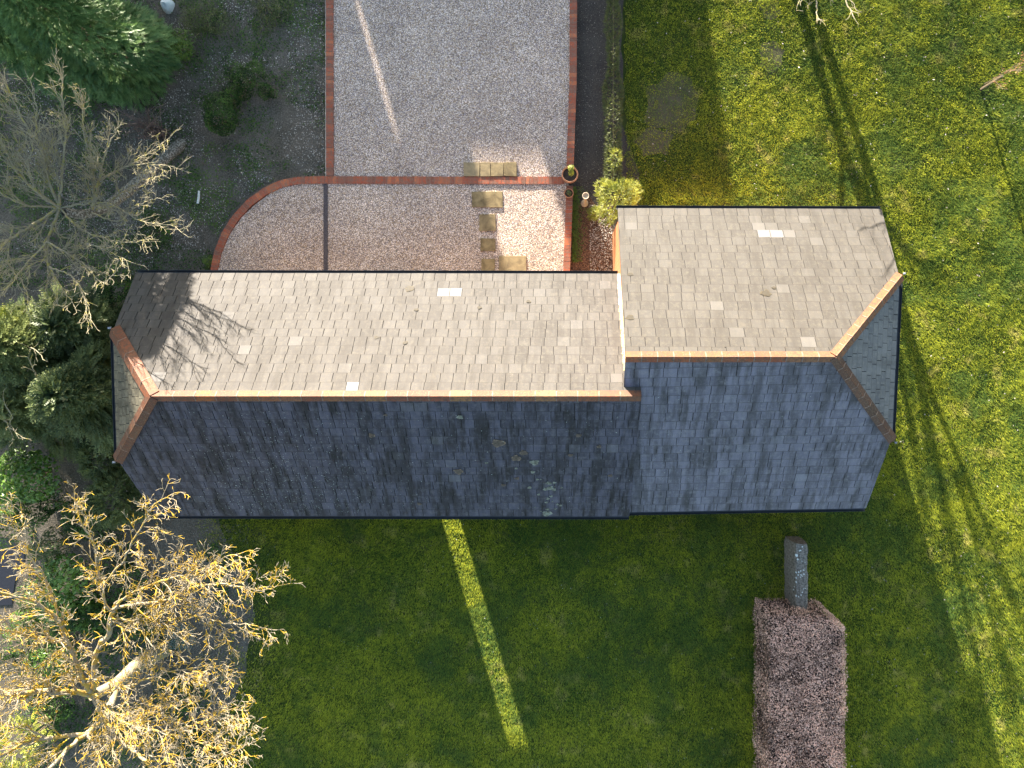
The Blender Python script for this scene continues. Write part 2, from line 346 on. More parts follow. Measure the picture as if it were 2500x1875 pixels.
# ------------------------------------------------------------------ paving slabs
def slab(x0, y0, x1, y1, label, z=.30, tone=0.0, group="sandstone slabs on the gravel"):
    a = P(x0, y1, z); b = P(x1, y0, z); mb = MB(); c = .008
    base = [[a[0],a[1],0],[b[0],a[1],0],[b[0],b[1],0],[a[0],b[1],0]]
    base = np.array(base) + np.c_[rng.normal(0, .006, (4, 2)), np.zeros(4)]
    mid = base.copy(); mid[:,2] = z - c; cen = base.mean(0); top = cen + (base - cen) * (1 - .02); top[:,2] = z
    V = np.vstack([base, mid, top]); fs = [[8,9,10,11]] + [[i,(i+1)%4,4+(i+1)%4,4+i] for i in range(4)] + [[4+i,4+(i+1)%4,8+(i+1)%4,8+i] for i in range(4)]
    mb.poly(V, fs, (tone, 0, 0)); o = mb.build("paving_slab", MAT['slab']); thing_mesh(o); tag(o, label, "paving slab", group)
slab(1132, 396, 1171.5, 430, "yellowish slab, leftmost of the row of four against the brick wall", .32, .35)
slab(1173, 396, 1196.5, 430, "narrow slab, second from the left in the row of four against the brick wall", .32, .2)
slab(1198, 396, 1229, 430, "square slab, third from the left in the row of four against the brick wall", .32, .1)
slab(1230.5, 396, 1261, 430, "greyer slab, rightmost of the row of four against the brick wall", .32, 0)
slab(1152, 467, 1227, 506, "wide mottled brown slab just below the brick wall, topmost of the stepping stones", .30, 0)
slab(1170, 522, 1210, 564, "square slab, second stepping stone below the wide brown slab", .30, .1)
slab(1173, 582, 1209, 613, "square dark stained slab, third stepping stone down, above the one at the gutter", .30, 0)
slab(1175, 631, 1208, 690, "small slab at the gutter, left of the large doorstep slab", .30, .05)
slab(1218, 625, 1285, 690, "large ochre doorstep slab at the gutter of the long roof", .31, .2)

# ------------------------------------------------------------------ roofs
def clip(poly, a, b, c):                      # keep a*x+b*y<=c
    out = []
    for i in range(len(poly)):
        p, q = poly[i], poly[(i+1) % len(poly)]; dp = a*p[0]+b*p[1]-c; dq = a*q[0]+b*q[1]-c
        if dp <= 0: out.append(p)
        if dp*dq < 0: t = dp/(dp-dq); out.append((p[0]+(q[0]-p[0])*t, p[1]+(q[1]-p[1])*t))
    return out
def slates(name, pts, mat, parent, tw=.30, ch=.262, marks=(), tone_fn=None, irr=.01, seed=1, miss=0.0):
    """pts: eave0, eave1, then the rest counter-clockwise seen from above."""
    rr = random.Random(seed); pts = [np.array(p) for p in pts]; O = pts[0]; u = pts[1]-pts[0]; u /= np.linalg.norm(u)
    far = max(pts[2:], key=lambda p: np.linalg.norm(np.cross(p - O, u))); n = np.cross(u, far - O); n /= np.linalg.norm(n); v = np.cross(n, u)
    P2 = [((p-O)@u, (p-O)@v) for p in pts]; hp = []
    for i in range(len(P2)):
        p, q = P2[i], P2[(i+1) % len(P2)]; a = q[1]-p[1]; b = -(q[0]-p[0]); hp.append((a, b, a*p[0]+b*p[1]))
    mk = []
    for (mx, my, val) in marks:               # a pixel on this slope -> uv
        d = P(mx, my, 0) - np.array([0, 0, H]); C = np.array([0, 0, H]); t = ((O - C) @ n) / (d @ n); w_ = C + d*t - O; mk.append((w_@u, w_@v, val))
    umin = min(p[0] for p in P2); umax = max(p[0] for p in P2); vmax = max(p[1] for p in P2); mb = MB()
    rows = int(math.ceil(vmax / ch))
    for r in range(rows):
        v0 = r*ch - (.03 if r == 0 else 0); v1 = (r+1)*ch; x = umin - rr.uniform(0, tw)- (tw/2 if r % 2 else 0); dl = rr.uniform(-.006, .006)
        while x < umax + tw:
            wd = tw + rr.gauss(0, .012); x1 = x + wd; g = rr.uniform(.004, .009); low = v0 + dl + rr.gauss(0, irr*.5)
            tone = min(1, max(0, rr.gauss(.5, .28))); sp = 0.0
            if rr.random() < .03: sp = rr.uniform(.03, .14)
            for (mu, mv, val) in mk:
                if x <= mu < x1 and v0 <= mv < v1: sp = val if val >= 1 else val*.5
            if tone_fn: tone *= tone_fn((x+x1)/2, (v0+v1)/2)
            sk = rr.gauss(0, .003)
            q = [(x+g, low+sk), (x1-g, low-sk), (x1-g, v1+.01), (x+g, v1+.01)]
            if rr.random() < .05:              # chipped corner
                q = [(x+g, low+.035), (x+g+.04, low), (x1-g, low), (x1-g, v1+.01), (x+g, v1+.01)]
            for (a, b, c) in hp:
                if len(q) >= 3: q = clip(q, a, b, c) if True else q
            if len(q) >= 3 and not (miss and rr.random() < miss):
                t0 = .012 + rr.uniform(0, .006); hgt = [t0 + (.005 - t0) * min(1, max(0, (p[1]-low)/(v1-low))) for p in q]; til = rr.gauss(0, .0015)
                top = [O + u*p[0] + v*p[1] + n*(hh + til*(p[0]-x)/tw) for p, hh in zip(q, hgt)]; bot = [O + u*p[0] + v*p[1] - n*.002 for p in q]
                m = len(q); uvs = [(p[0], p[1]) for p in q]*2
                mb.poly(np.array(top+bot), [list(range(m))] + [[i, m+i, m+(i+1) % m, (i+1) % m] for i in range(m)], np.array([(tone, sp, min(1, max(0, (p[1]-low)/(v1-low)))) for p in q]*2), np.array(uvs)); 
            x = x1
    # underlay
    o = mb.build(name, mat, parent)
    dk = MB(); dk.prism([p - n*.055 for p in pts], n*.051); dk.build("roof_boarding", MAT['deck'], o)
    return o, (O, u, v, n)
def dedupe(a): return a
def cap(name, p0, p1, nA, nB, parent, tile=.46, hw=.17, lift=.03, pal=None, seed=1, joint=(.5, .45, .38)):
    rr = random.Random(seed); p0 = np.array(p0); p1 = np.array(p1); L = np.linalg.norm(p1-p0); t = (p1-p0)/L
    def down(n): 
        d = np.cross(n, t); d /= np.linalg.norm(d); return d if d[2] < 0 else -d
    dA, dB = down(nA), down(nB); up = (nA+nB); up /= np.linalg.norm(up); mb = MB(); s = 0; i = 0
    n_t = max(1, round(L / tile)); tl = L / n_t
    jm = MB()
    for i in range(n_t):
        s0 = p0 + t*tl*i; s1 = p0 + t*tl*(i+1); a = s0 + t*.006; b = s1 - t*.006; col = np.array(pal[i] if pal and i < len(pal) else rr.choice([(.40,.20,.11),(.36,.17,.10),(.42,.24,.14),(.34,.22,.14)])) * rr.uniform(.9, 1.1)
        lf = lift + rr.uniform(-.004, .004); V = []
        for q, ex in ((a, .004), (b, 0.0)):
            q = q + up*(lf+ex)
            V += [q + dA*hw, q + dA*.02, q + up*.008, q + dB*.02, q + dB*hw, q + dB*hw - nB*.03 - up*.0, q - up*.03, q + dA*hw - nA*.03]
        m = 8; fs = [[j, (j+1) % m, m+(j+1) % m, m+j] for j in range(m)] + [list(range(m))[::-1], list(range(m, 2*m))]
        mb.poly(np.array(V), fs, col)
        if i:
            V = []
            for q in (s0 - t*.012, s0 + t*.012):
                q = q + up*(lift + .003); V += [q + dA*(hw-.01), q + up*.012, q + dB*(hw-.01), q - up*.03]
            mb.poly(np.array(V), [[0,1,5,4],[1,2,6,5],[2,3,7,6],[3,0,4,7],[3,2,1,0],[4,5,6,7]], (.50,.56,.60))
    o = mb.build(name, MAT['tile'], parent)
    if jm.n: jm.build("mortar_joint", MAT['mortar'], o)
    return o
def gutter(a, b, parent, r=.055, name="gutter"):
    a = np.array(a); b = np.array(b); t = (b-a)/np.linalg.norm(b-a); s = np.cross(t, [0,0,1.0]); s /= np.linalg.norm(s); V = []; K = 8
    for q in (a, b):
        for rr_, in ((r,), (r-.008,)):
            for k in range(K+1):
                th = math.pi*k/K; V.append(q + s*rr_*math.cos(th) + np.array([0,0,-1.0])*rr_*math.sin(th))
    fs = []; n = K+1
    for k in range(K): fs += [[k, k+1, 2*n+k+1, 2*n+k], [n+k+1, n+k, 3*n+k, 3*n+k+1]]
    fs += [[0, n, 3*n, 2*n], [K, 2*n+K, 3*n+K, n+K]]
    for base in (0, 2*n):
        for k in range(K): fs.append([base+k, base+n+k, base+n+k+1, base+k+1])
    mb = MB(); mb.poly(np.array(V), fs); return mb.build(name, MAT['dark_metal'], parent)

aN, bN, aS, bS = 4.094, -.8, 5.648, .8        # planes of the long roof
AN_w = on_plane(332, 667, aN, bN); AN_e = on_plane(1543, 669, aN, bN); AR_e = on_plane(1568, 969, aN, bN); AP = on_plane(371, 967, aN, bN)
AN_e[0] = 1.72; AR_e[0] = 1.77; AR_e[1] = AP[1]; AR_e[2] = AP[2]
AH_n = on_plane(277, 806, aN, bN); AH_s = on_plane(287, 1122, aS, bS); AS_w = on_plane(382, 1258, aS, bS); AS_e = on_plane(1536, 1260, aS, bS)
wingA = empty("long_barn", ((AN_w+AS_e)/2*np.array([1,1,0])), "long low barn under grey slates with a half hip at its left end", "barn")
def sA_tone(u, v): return 1.0
marksA = [(1088,716,1),(1118,716,1),(861,939,1.6),(386,915,1.0),(395,914,.7),(612,851,.55),(730,832,.4),(745,665,.3),(1415,795,.45),(1230,772,.3),(570,771,.4),(655,720,.2),(1500,912,.3),(1320,715,.3),(1180,870,.3),(1465,690,.4)]
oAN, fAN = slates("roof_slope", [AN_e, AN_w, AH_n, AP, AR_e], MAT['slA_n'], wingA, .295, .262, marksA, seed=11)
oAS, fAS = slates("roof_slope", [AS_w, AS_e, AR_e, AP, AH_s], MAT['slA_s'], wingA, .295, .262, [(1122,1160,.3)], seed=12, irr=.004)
oAW, fAW = slates("hip_slope", [AH_n, AH_s, AP], MAT['slW'], wingA, .20, .19, seed=13, irr=.03, miss=.01)
nAN, nAS, nAW = fAN[3], fAS[3], fAW[3]
palA = [(.42,.24,.16),(.36,.2,.12),(.55,.27,.08),(.38,.19,.11),(.45,.27,.12),(.42,.25,.13),(.45,.3,.18),(.36,.18,.12),(.42,.26,.13),(.40,.24,.14),(.5,.36,.16),(.36,.17,.12),(.34,.16,.12),(.38,.17,.12),(.5,.4,.2),(.36,.18,.11),(.38,.22,.14),(.4,.26,.16),(.5,.38,.2),(.4,.26,.18),(.44,.22,.12),(.42,.2,.12)]
cap("ridge_tiles", AP, AR_e, nAN, nAS, wingA, .46, .155, .03, palA, 3)
cap("hip_tiles", AH_n + np.array([-.02,.02,0]), AP + np.array([0,0.0,.01]), nAN, nAW, wingA, .52, .20, .045, [(.36,.18,.10),(.42,.21,.11),(.40,.22,.13),(.36,.2,.12),(.4,.2,.1)], 4)
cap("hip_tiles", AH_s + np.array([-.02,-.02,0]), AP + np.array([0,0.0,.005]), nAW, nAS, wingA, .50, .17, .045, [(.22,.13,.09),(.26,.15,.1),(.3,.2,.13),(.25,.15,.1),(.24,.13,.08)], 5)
d = np.array([0,.03,-.03])
gutter(AN_w + d, AN_e*np.array([1,1,1]) + d + np.array([-.28,0,0]), wingA); gutter(AS_e - np.array([0,.04,.03]), AS_w - np.array([0,.04,.03]), wingA); gutter(AH_s + np.array([-.05,0,-.04]), AH_n + np.array([-.05,0,-.04]), wingA)
# lead foot ends on the hips, pale downpipe at the top left corner
mb = MB()
for q, dd in ((AH_n, (-.10, .05, 0)), (AH_s, (-.09, -.06, 0))):
    mb = MB(); e = q + np.array(dd); mb.box(e - np.array([.035,.02,.04]), e + np.array([.035,.02,.0]), jit=.006); mb.build("hip_iron", MAT['pale_metal'], wingA)

# house walls of the long barn (openings let the low sun through)
def wallbox(mb, x0, x1, y0, y1, z0, z1): mb.box((x0, y0, z0), (x1, y1, z1))
yN, yS = AN_w[1] - .28, AS_w[1] + .30; xW, xE = -10.42, 1.74; zt = 2.36
OPX0, OPX1 = -5.42, -4.78                     # unseen opening added to throw a light streak on the lawn
off = (yN - yS) * SDX / -SDY; SX0, SX1 = OPX0 + off - .1, OPX1 + off + .25
wm = MB()
wallbox(wm, xW, OPX0, yN-.24, yN, 0, zt+.1); wallbox(wm, OPX1, xE, yN-.24, yN, 0, zt+.1)
wallbox(wm, xW, SX0, yS, yS+.24, 0, zt+.03); wallbox(wm, SX1, xE, yS, yS+.24, 0, zt+.03)
gp = [(yS+.242, 0), (yN-.242, 0), (yN-.242, 2.5), (AH_n[1]-.02, AH_n[2]-.12), (AH_s[1]+.02, AH_s[2]-.12), (yS+.242, 2.42)]
wm.prism([[xW, y, z] for y, z in gp], (.24, 0, 0))
gp = [(yS+.242, 0), (yN-.242, 0), (yN-.242, 2.5), (AP[1], AP[2]-.15), (yS+.242, 2.42)]
wm.prism([[xE-.3, y, z] for y, z in gp], (.2, 0, 0))
wm.build("wall", MAT['brick_old'], wingA)
def frame(x0, x1, y, parent, name="streak_opening_frame"):
    m = MB(); m.box((x0+.002, y-.03, 0), (x0+.05, y+.03, 2.34)); m.box((x1-.05, y-.03, 0), (x1-.002, y+.03, 2.34)); m.box((x0+.052, y-.03, 2.28), (x1-.052, y+.03, 2.34)); m.build(name, MAT['timber'], parent)
frame(OPX0, OPX1, yN-.12, wingA); frame(SX0, SX1, yS+.12, wingA)

aN2, bN2, aS2, bS2 = 5.132, -.76, 5.292, .76
BN_w = on_plane(1508, 509, aN2, bN2); BN_e = on_plane(2152, 511, aN2, bN2); BP = on_plane(2038, 871, aN2, bN2); BR_w = on_plane(1527, 872, aN2, bN2)
BR_w[1] = BP[1]; BR_w[2] = BP[2]
BH_n = on_plane(2195, 676, aN2, bN2); BH_s = on_plane(2177, 1070, aS2, bS2); BS_e = on_plane(2114, 1240, aS2, bS2); BS_w = on_plane(1500, 1250, aS2, bS2); BS_w[0] = BN_w[0]
wingB = empty("slate_cottage", ((BN_w+BS_e)/2*np.array([1,1,0])), "taller slate-roofed cottage with a half hip at its right end, joined to the long barn", "house")
marksB = [(1866,558,.7),(1895,553,.4),(1850,572,1.0),(1880,572,1),(1912,572,1),(1935,574,.8),(1975,535,.5),(1738,757,.7),(1962,841,.75),(1554,552,.4),(1905,696,.5),(1800,820,.4),(2070,575,.3),(2004,595,.35),(1700,850,.2)]
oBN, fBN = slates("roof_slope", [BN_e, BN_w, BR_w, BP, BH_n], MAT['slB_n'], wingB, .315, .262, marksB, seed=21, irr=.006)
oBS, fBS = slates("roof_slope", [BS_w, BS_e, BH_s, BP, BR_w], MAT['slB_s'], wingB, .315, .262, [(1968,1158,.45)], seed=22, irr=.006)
oBE, fBE = slates("hip_slope", [BH_s, BH_n, BP], MAT['slE'], wingB, .32, .20, seed=23, irr=.012)
nBN, nBS, nBE = fBN[3], fBS[3], fBE[3]
palB = [(.55,.24,.11),(.5,.2,.09),(.52,.22,.1),(.55,.24,.11),(.5,.22,.1),(.42,.26,.14),(.5,.23,.12),(.52,.22,.1),(.5,.22,.11),(.48,.2,.1),(.46,.32,.2),(.42,.3,.18),(.45,.3,.18),(.42,.28,.17)]
cap("ridge_tiles", BR_w, BP, nBN, nBS, wingB, .36, .15, .035, palB, 6)
cap("hip_tiles", BH_n + np.array([.04,.03,0]), BP, nBN, nBE, wingB, .34, .15, .05, [(.5,.3,.15)]*3+[(.46,.3,.17)]*12, 7)
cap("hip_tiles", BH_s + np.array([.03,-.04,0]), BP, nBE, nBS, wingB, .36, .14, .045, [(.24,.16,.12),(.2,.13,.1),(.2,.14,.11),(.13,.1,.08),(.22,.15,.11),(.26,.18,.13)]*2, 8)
gutter(BN_w + d + np.array([-.03,0,0]), BN_e + d, wingB); gutter(BS_e - np.array([0,.04,.03]), BS_w - np.array([-.3,.04,.03]), wingB); gutter(BH_n + np.array([.05,-.15,-.04]), BH_s + np.array([.05,.1,-.04]), wingB)
mb = MB()
for q, dd in ((BH_n, (.13, .09, 0)), (BH_s, (.10, -.10, 0))):
    mb = MB(); e = q + np.array(dd); mb.box(e - np.array([.022,.022,.03]), e + np.array([.022,.022,.01]), jit=.008); mb.build("hip_iron", MAT['pale_metal'], wingB)
wm = MB(); yN2, yS2 = BN_w[1] - .25, BS_e[1] + .28; xW2, xE2 = BN_w[0] + .045, BN_e[0] - .3
wallbox(wm, xW2, xE2, yN2-.24, yN2, 0, 2.3); wallbox(wm, xW2+.3, xE2, yS2, yS2+.24, 0, 2.2)
gp = [(yS2+.242, 0), (yN2, 0), (yN2, 2.42), (BP[1], BP[2]-.1), (yS2+.242, 2.3)]
wm.prism([[xW2-.002, y, z] for y, z in gp], (.24, 0, 0))
gp = [(yS2+.242, 0), (yN2-.242, 0), (yN2-.242, 2.4), (BH_n[1], BH_n[2]-.12), (BH_s[1], BH_s[2]-.12), (yS2+.242, 2.3)]
wm.prism([[xE2-.24, y, z] for y, z in gp], (.238, 0, 0))
wm.build("wall", MAT['brick'], wingB)
# pale quoin/barge board and mortar fillet against the cottage wall
mb = MB(); x = xW2 - .03
for i in range(26):
    y0 = AN_w[1] - .02 - i*.092; z0 = aN + bN*y0 + .01; z1 = aN + bN*(y0-.092) + .01
    mb_ = mb; V = np.array([[x-.055+rng.normal(0,.006), y0, z0], [x+.03, y0, z0+.05], [x+.03, y0-.092, z1+.05], [x-.055+rng.normal(0,.006), y0-.092, z1], [x-.05, y0, z0-.03], [x+.03, y0, z0-.03], [x+.03, y0-.092, z1-.03], [x-.05, y0-.092, z1-.03]])
    if i == 9: mb.build("lead_flashing", MAT['mortar'], wingA); mb = MB()
    mb.add(V, [[0,3,2,1],[4,5,6,7],[0,1,5,4],[1,2,6,5],[2,3,7,6],[3,0,4,7]])
mb.build("mortar_fillet", MAT['fleck'], wingA)
mb = MB(); mb.box((xW2-.045, yN2-1.7, 0), (xW2-.004, yN2-1.62, 2.3)); mb.build("downpipe", MAT['mortar'], wingB)

# lichen rosettes on the shaded slope of the long barn
def rosette(mb, fr, px, py, r, col, ring=None, k=18):
    O, u, v, n = fr; C = np.array([0,0,H]); dd = P(px, py, 0) - C; t = ((O-C)@n)/(dd@n); c = C + dd*t + n*.0215
    for rad, cc, off in ([(r, ring, 0.0), (r*.82, col, .002)] if ring is not None else [(r, col, 0)]):
        ph = rng.random(6)*6; th = np.linspace(0, 2*math.pi, k, endpoint=False); rd = rad*(1 + .14*np.sin(3*th+ph[0]) + .1*np.sin(5*th+ph[1]) + .08*rng.normal(size=k))
        V = [c + n*off + (u*math.cos(a)*q*1.1 + v*math.sin(a)*q*.9) for a, q in zip(th, rd)]
        lo = [p - n*.004 for p in V]; mb.poly(np.array(V + lo), [list(range(k))] + [[i, k+i, k+(i+1) % k, (i+1) % k] for i in range(k)], cc)
pale = (.17,.18,.14); br = (.09,.065,.05); brr = (.17,.125,.09)
for a in [(1123,1017,.065),(1305,1128,.095),(1188,1129,.035),(1260,1142,.03),(1301,1151,.05),(1312,1169,.035),(1320,1169,.02),(1340,1178,.065),(1353,1177,.035),(1343,1190,.075),(1332,1193,.06),(1352,1194,.05),(1293,1189,.045),(1371,1189,.025),(1355,1187,.015),(1315,1206,.035),(1345,1210,.04),(1338,1216,.04),(1334,1225,.035),(1349,1223,.02),(1361,1230,.03),(1369,1233,.035),(1356,1241,.03),(1337,1242,.045),(1335,1252,.11),(1306,1237,.018),(1320,1247,.02),(1410,980,.02)]:
    mb = MB(); rosette(mb, fAS, *a[:2], a[2], pale, (.25,.26,.22)); mb.build('lichen_patch', MAT['lichen'], oAS)
for a in [(1216,1081,.14),(1260,1117,.105),(1278,1104,.09),(1120,1150,.10),(1412,1062,.06),(1229,1183,.05),(1262,1167,.05),(908,1062,.07),(942,1012,.04),(1463,1089,.05),(1393,1110,.05),(1490,1160,.05),(1024,1229,.05)]:
    mb = MB(); rosette(mb, fAS, *a[:2], a[2], br, brr); mb.build('lichen_patch', MAT['lichen'], oAS)
for a in [(1000,706,.10),(1016,757,.05),(920,825,.055),(990,838,.05),(1171,752,.05),(1290,737,.05)]: mb = MB(); rosette(mb, fAN, *a[:2], a[2], (.024,.018,.008), (.050,.038,.016)); mb.build('lichen_patch', MAT['lichen'], oAN)
for a in [(1869,717,.11),(1889,704,.045),(1539,671,.06),(1538,776,.08)]: mb = MB(); rosette(mb, fBN, *a[:2], a[2], (.024,.018,.008), (.048,.036,.016)); mb.build('lichen_patch', MAT['lichen'], oBN)
# pale lichen specks spread over the shaded slopes
def specks(fr, n, x0, x1, y0, y1, dens, parent, rr=(.004, .012)):
    mb = MB(); O, u, v, nn = fr; C = np.array([0,0,H]); c_ = 0
    while c_ < n:
        px = rng.uniform(x0, x1); py = rng.uniform(y0, y1)
        if rng.random() > dens(px, py): continue
        dd = P(px, py, 0) - C; t = ((O-C)@nn)/(dd@nn); c = C + dd*t + nn*.0225; r = rng.uniform(*rr); a = rng.uniform(0, 6, 5) * 0 + np.linspace(0, 5.0, 5)
        V = [c + u*math.cos(q)*r + v*math.sin(q)*r for q in a]; mb.poly(np.array(V), [[0,1,2,3,4]], np.array([.38,.42,.40])*rng.uniform(.5,1.1)); c_ += 1
    tag(mb.build("lichen_specks", MAT['lichen'], parent), kind='stuff')
specks(fAS, 1500, 420, 1540, 1000, 1252, lambda x, y: max(.04, math.exp(-((x-690)/190)**2)*(y-950)/300), oAS)
specks(fBS, 160, 1560, 2100, 960, 1235, lambda x, y: .5, oBS)

# ------------------------------------------------------------------ unseen buildings and slot wall, placed and sized to shade the yard
def house(name, x0, x1, yr, zr, half, label, shade_chimney=None, hipE=0.0):
    ze = zr - half*.62; root = empty(name, ((x0+x1)/2, yr, 0), label, "house")
    r = MB(); A = [x0-.2, yr-half, ze]; B = [x1+.2, yr-half, ze]; C = [x1+.2, yr+half, ze]; D = [x0-.2, yr+half, ze]; E = [x0-.2, yr, zr]; Fp = [x1+.2-hipE, yr, zr]
    r.poly(np.array([A,B,C,D,E,Fp], float), [[0,1,5,4],[2,3,4,5],[1,2,5],[3,0,4],[0,3,2,1]], (.3,0,0)); r.build("roof", MAT['slB_n'], root)
    w_ = MB(); w_.box((x0, yr-half+.3, 0), (x1, yr+half-.3, ze+.05)); w_.build("wall", MAT['brick'], root)
    if shade_chimney:
        c_ = MB(); c_.box((shade_chimney[0], yr-.3, zr-.6), (shade_chimney[1], yr+.3, shade_chimney[2])); c_.build("shade_chimney", MAT['brick'], root)  # made-up stack, placed to shade one strip of the soil bed
LB = np.array([-1.55, 2.27])                  # lower end of the soft shade edge on the gravel
YH = 27.0; rB = (YH - 1.9)/KY + 1.05
xB = LB[0] - (YH - LB[1]) * SDX/-SDY
gx = P(920, 165, .25)[0] - (YH - P(0, 165, .25)[1])*SDX/-SDY
house("unseen_brick_house", xB - 26, gx - 1.7, YH, rB, 4.0, "large two-storey brick house beyond the top of the picture, unseen and placed to shade the woodland and the yard")
zhi = (YH - P(0, 330, .25)[1])/KY + .25; zlo = (YH - P(0, -10, .25)[1])/KY + .25
mb = MB(); mb.box((gx-1.49, YH-.12, 0), (gx-.085, YH+.12, rB)); mb.box((gx+.085, YH-.12, 0), (xB, YH+.12, rB)); mb.box((gx-.085, YH-.12, 0), (gx+.085, YH+.12, zlo)); mb.box((gx-.085, YH-.12, zhi), (gx+.085, YH+.12, rB))  # unseen wall added so its slot throws a light streak on the gravel
o = mb.build("light_slot_wall", MAT['brick']); thing_mesh(o); tag(o, "added tall thin brick wall, its slot shaped to throw a light streak, beyond the top of the picture beside the large brick house", "wall")
lA = P(1600, 452)[1]; rA = (YH - lA)/KY + .12; xA = P(1795, 380)[0] - (YH - P(0, 380)[1])*SDX/-SDY
cx = P(1416, 560)[0] - (YH - P(0, 560)[1])*SDX/-SDY
house("unseen_low_house", xB + .25, xA + .8, YH, rA, 3.4, "low brick house beyond the top of the picture, unseen and placed to shade the gravel yard", (cx - .36, cx + .42, (YH-1.0)/KY), 1.4)

# ------------------------------------------------------------------ foliage helpers
def unit(a): return a / np.maximum(np.linalg.norm(a, axis=-1, keepdims=True), 1e-9)
def leaf_quads(mb, C, N, size, aspect=.55, tone=None, tone2=None, droop=.0):
    n = len(C); t = unit(np.cross(N, unit(rng.normal(size=(n,3))))); s = np.cross(N, t); L = np.broadcast_to(size, n)[:,None]; W = L*aspect
    V = np.stack([C - t*L*.5, C + s*W*.5 - N*L*.06, C + t*L*.5 - N*L*droop, C - s*W*.5 - N*L*.06], 1).reshape(-1, 3); Fc = np.arange(4*n).reshape(-1, 4)
    tone = rng.random(n) if tone is None else tone; z = np.zeros(n) if tone2 is None else tone2
    mb.add(V, Fc, np.repeat(np.c_[tone, z, z*0], 4, 0))
def sprays(mb, C, D, N, length, m=6, wid=.35, tone=None):
    """flat feathery conifer sprays: m leaflets either side of an axis"""
    n = len(C); D = unit(D); Sd = unit(np.cross(N, D)); L = np.broadcast_to(length, n)[:,None]; tone = rng.random(n) if tone is None else tone
    for i in range(m):
        f = (i + .5)/m; base = C + D*L*f; ll = L*wid*(1.05 - f*.75)
        for sg in (-1, 1):
            d = unit(D*.85 + Sd*sg*.75 + rng.normal(0, .12, (n,3))); pr = unit(np.cross(N, d)); w_ = ll*.22
            V = np.stack([base, base + d*ll*.5 + pr*w_, base + d*ll, base + d*ll*.5 - pr*w_], 1).reshape(-1,3)
            mb.add(V, np.arange(4*n).reshape(-1,4), np.repeat(np.c_[np.clip(tone + .25*f + rng.normal(0,.08,n), 0, 1), tone*0, tone*0], 4, 0))
def blob_pts(n, c, r, lump=.25, k=9, zmin=-.2, shell=.35, seed=0):
    rg = np.random.default_rng(seed); d = unit(rg.normal(size=(n,3))); d[:,2] = np.where(d[:,2] < zmin, -d[:,2], d[:,2]); ctr = unit(rg.normal(size=(k,3))); dist = (d @ ctr.T).max(1)
    rad = (1 - lump) + lump*np.clip((dist-.55)/.45, 0, 1)*1.3; rad = rad * (1 - shell*rg.random(n)**2); return np.array(c) + d*rad[:,None]*np.array(r), d, rad
def shrub(name, px, py, r, h, mat, n, size, label, cat="shrub", group=None, aspect=.55, seed=0, ry=None, kind='leaf', lump=.45):
    g = P(px, py, h*.5); root = empty(name, (g[0], g[1], 0), label, cat, group); mb = MB(); C, D, rd = blob_pts(n, (g[0], g[1], h*.42), (r, ry or r, h*.58), lump, 11, -.1, .4, seed)
    tn = np.clip(vn.fbm(C[:,0]*1.0, C[:,1], 5)*1.5 - .35 + rng.normal(0, .18, n), 0, 1)
    if kind == 'leaf': leaf_quads(mb, C, unit(D + rng.normal(0, .6, (n,3)) + [0,0,.5]), size*rng.uniform(.7, 1.3, n), aspect, tn)
    else: sprays(mb, C, D + rng.normal(0, .45, (n,3)), unit(D*.4 + rng.normal(0,.5,(n,3)) + [0,0,.8]), size*rng.uniform(.7, 1.3, n), 4, .4, tn)
    mb.build("foliage", MAT[mat], root)
    tb = Tubes()
    for i in range(7):
        a = rng.uniform(0, 6.28); e = np.array([g[0] + math.cos(a)*r*.6, g[1] + math.sin(a)*(ry or r)*.6, h*.7]); tb.path([np.array([g[0], g[1], 0]), (np.array([g[0], g[1], 0])+e)/2 + rng.normal(0,.04,3), e], .015, .005)
    tb.build("stem", MAT['bark_brown'], root); return root
class Tubes:
    def __init__(s): s.a = []; s.b = []; s.ra = []; s.rb = []; s.l = []
    def seg(s, a, b, ra, rb, l=1.0): s.a.append(a); s.b.append(b); s.ra.append(ra); s.rb.append(rb); s.l.append(l)
    def path(s, pts, r0, r1, l=1.0):
        n = len(pts) - 1
        for i in range(n): s.seg(pts[i], pts[i+1], r0 + (r1-r0)*i/n, r0 + (r1-r0)*(i+1)/n, l)
    def build(s, name, mat, parent=None, big=.03):
        A = np.array(s.a, float); B = np.array(s.b, float); ra = np.array(s.ra); rb = np.array(s.rb); l = np.array(s.l); mb = MB()
        for sel, K in ((ra >= big, 10), (ra < big, 5)):
            if not sel.any(): continue
            a, b, r0, r1, ll = A[sel], B[sel], ra[sel], rb[sel], l[sel]; n = len(a); t = unit(b-a); a = a - t*(r0*.35)[:,None]; b = b + t*(r1*.35)[:,None]; ref = np.where(np.abs(t[:,2:3]) > .9, [[1.,0,0]], [[0,0,1.]]); u = unit(np.cross(t, ref)); v = np.cross(t, u)
            th = np.linspace(0, 2*math.pi, K, endpoint=False); c, sn = np.cos(th)[None,:,None], np.sin(th)[None,:,None]; ring = u[:,None]*c + v[:,None]*sn
            V = np.concatenate([a[:,None] + ring*r0[:,None,None], b[:,None] + ring*r1[:,None,None]], 1).reshape(-1,3); k = np.arange(K); fc = np.stack([k, (k+1)%K, K+(k+1)%K, K+k], 1)
            Fc = (fc[None] + (np.arange(n)*2*K)[:,None,None]).reshape(-1,4); mb.add(V, Fc, np.repeat(np.c_[ll, ll, ll], 2*K, 0))
        return mb.build(name, mat, parent, smooth=True)
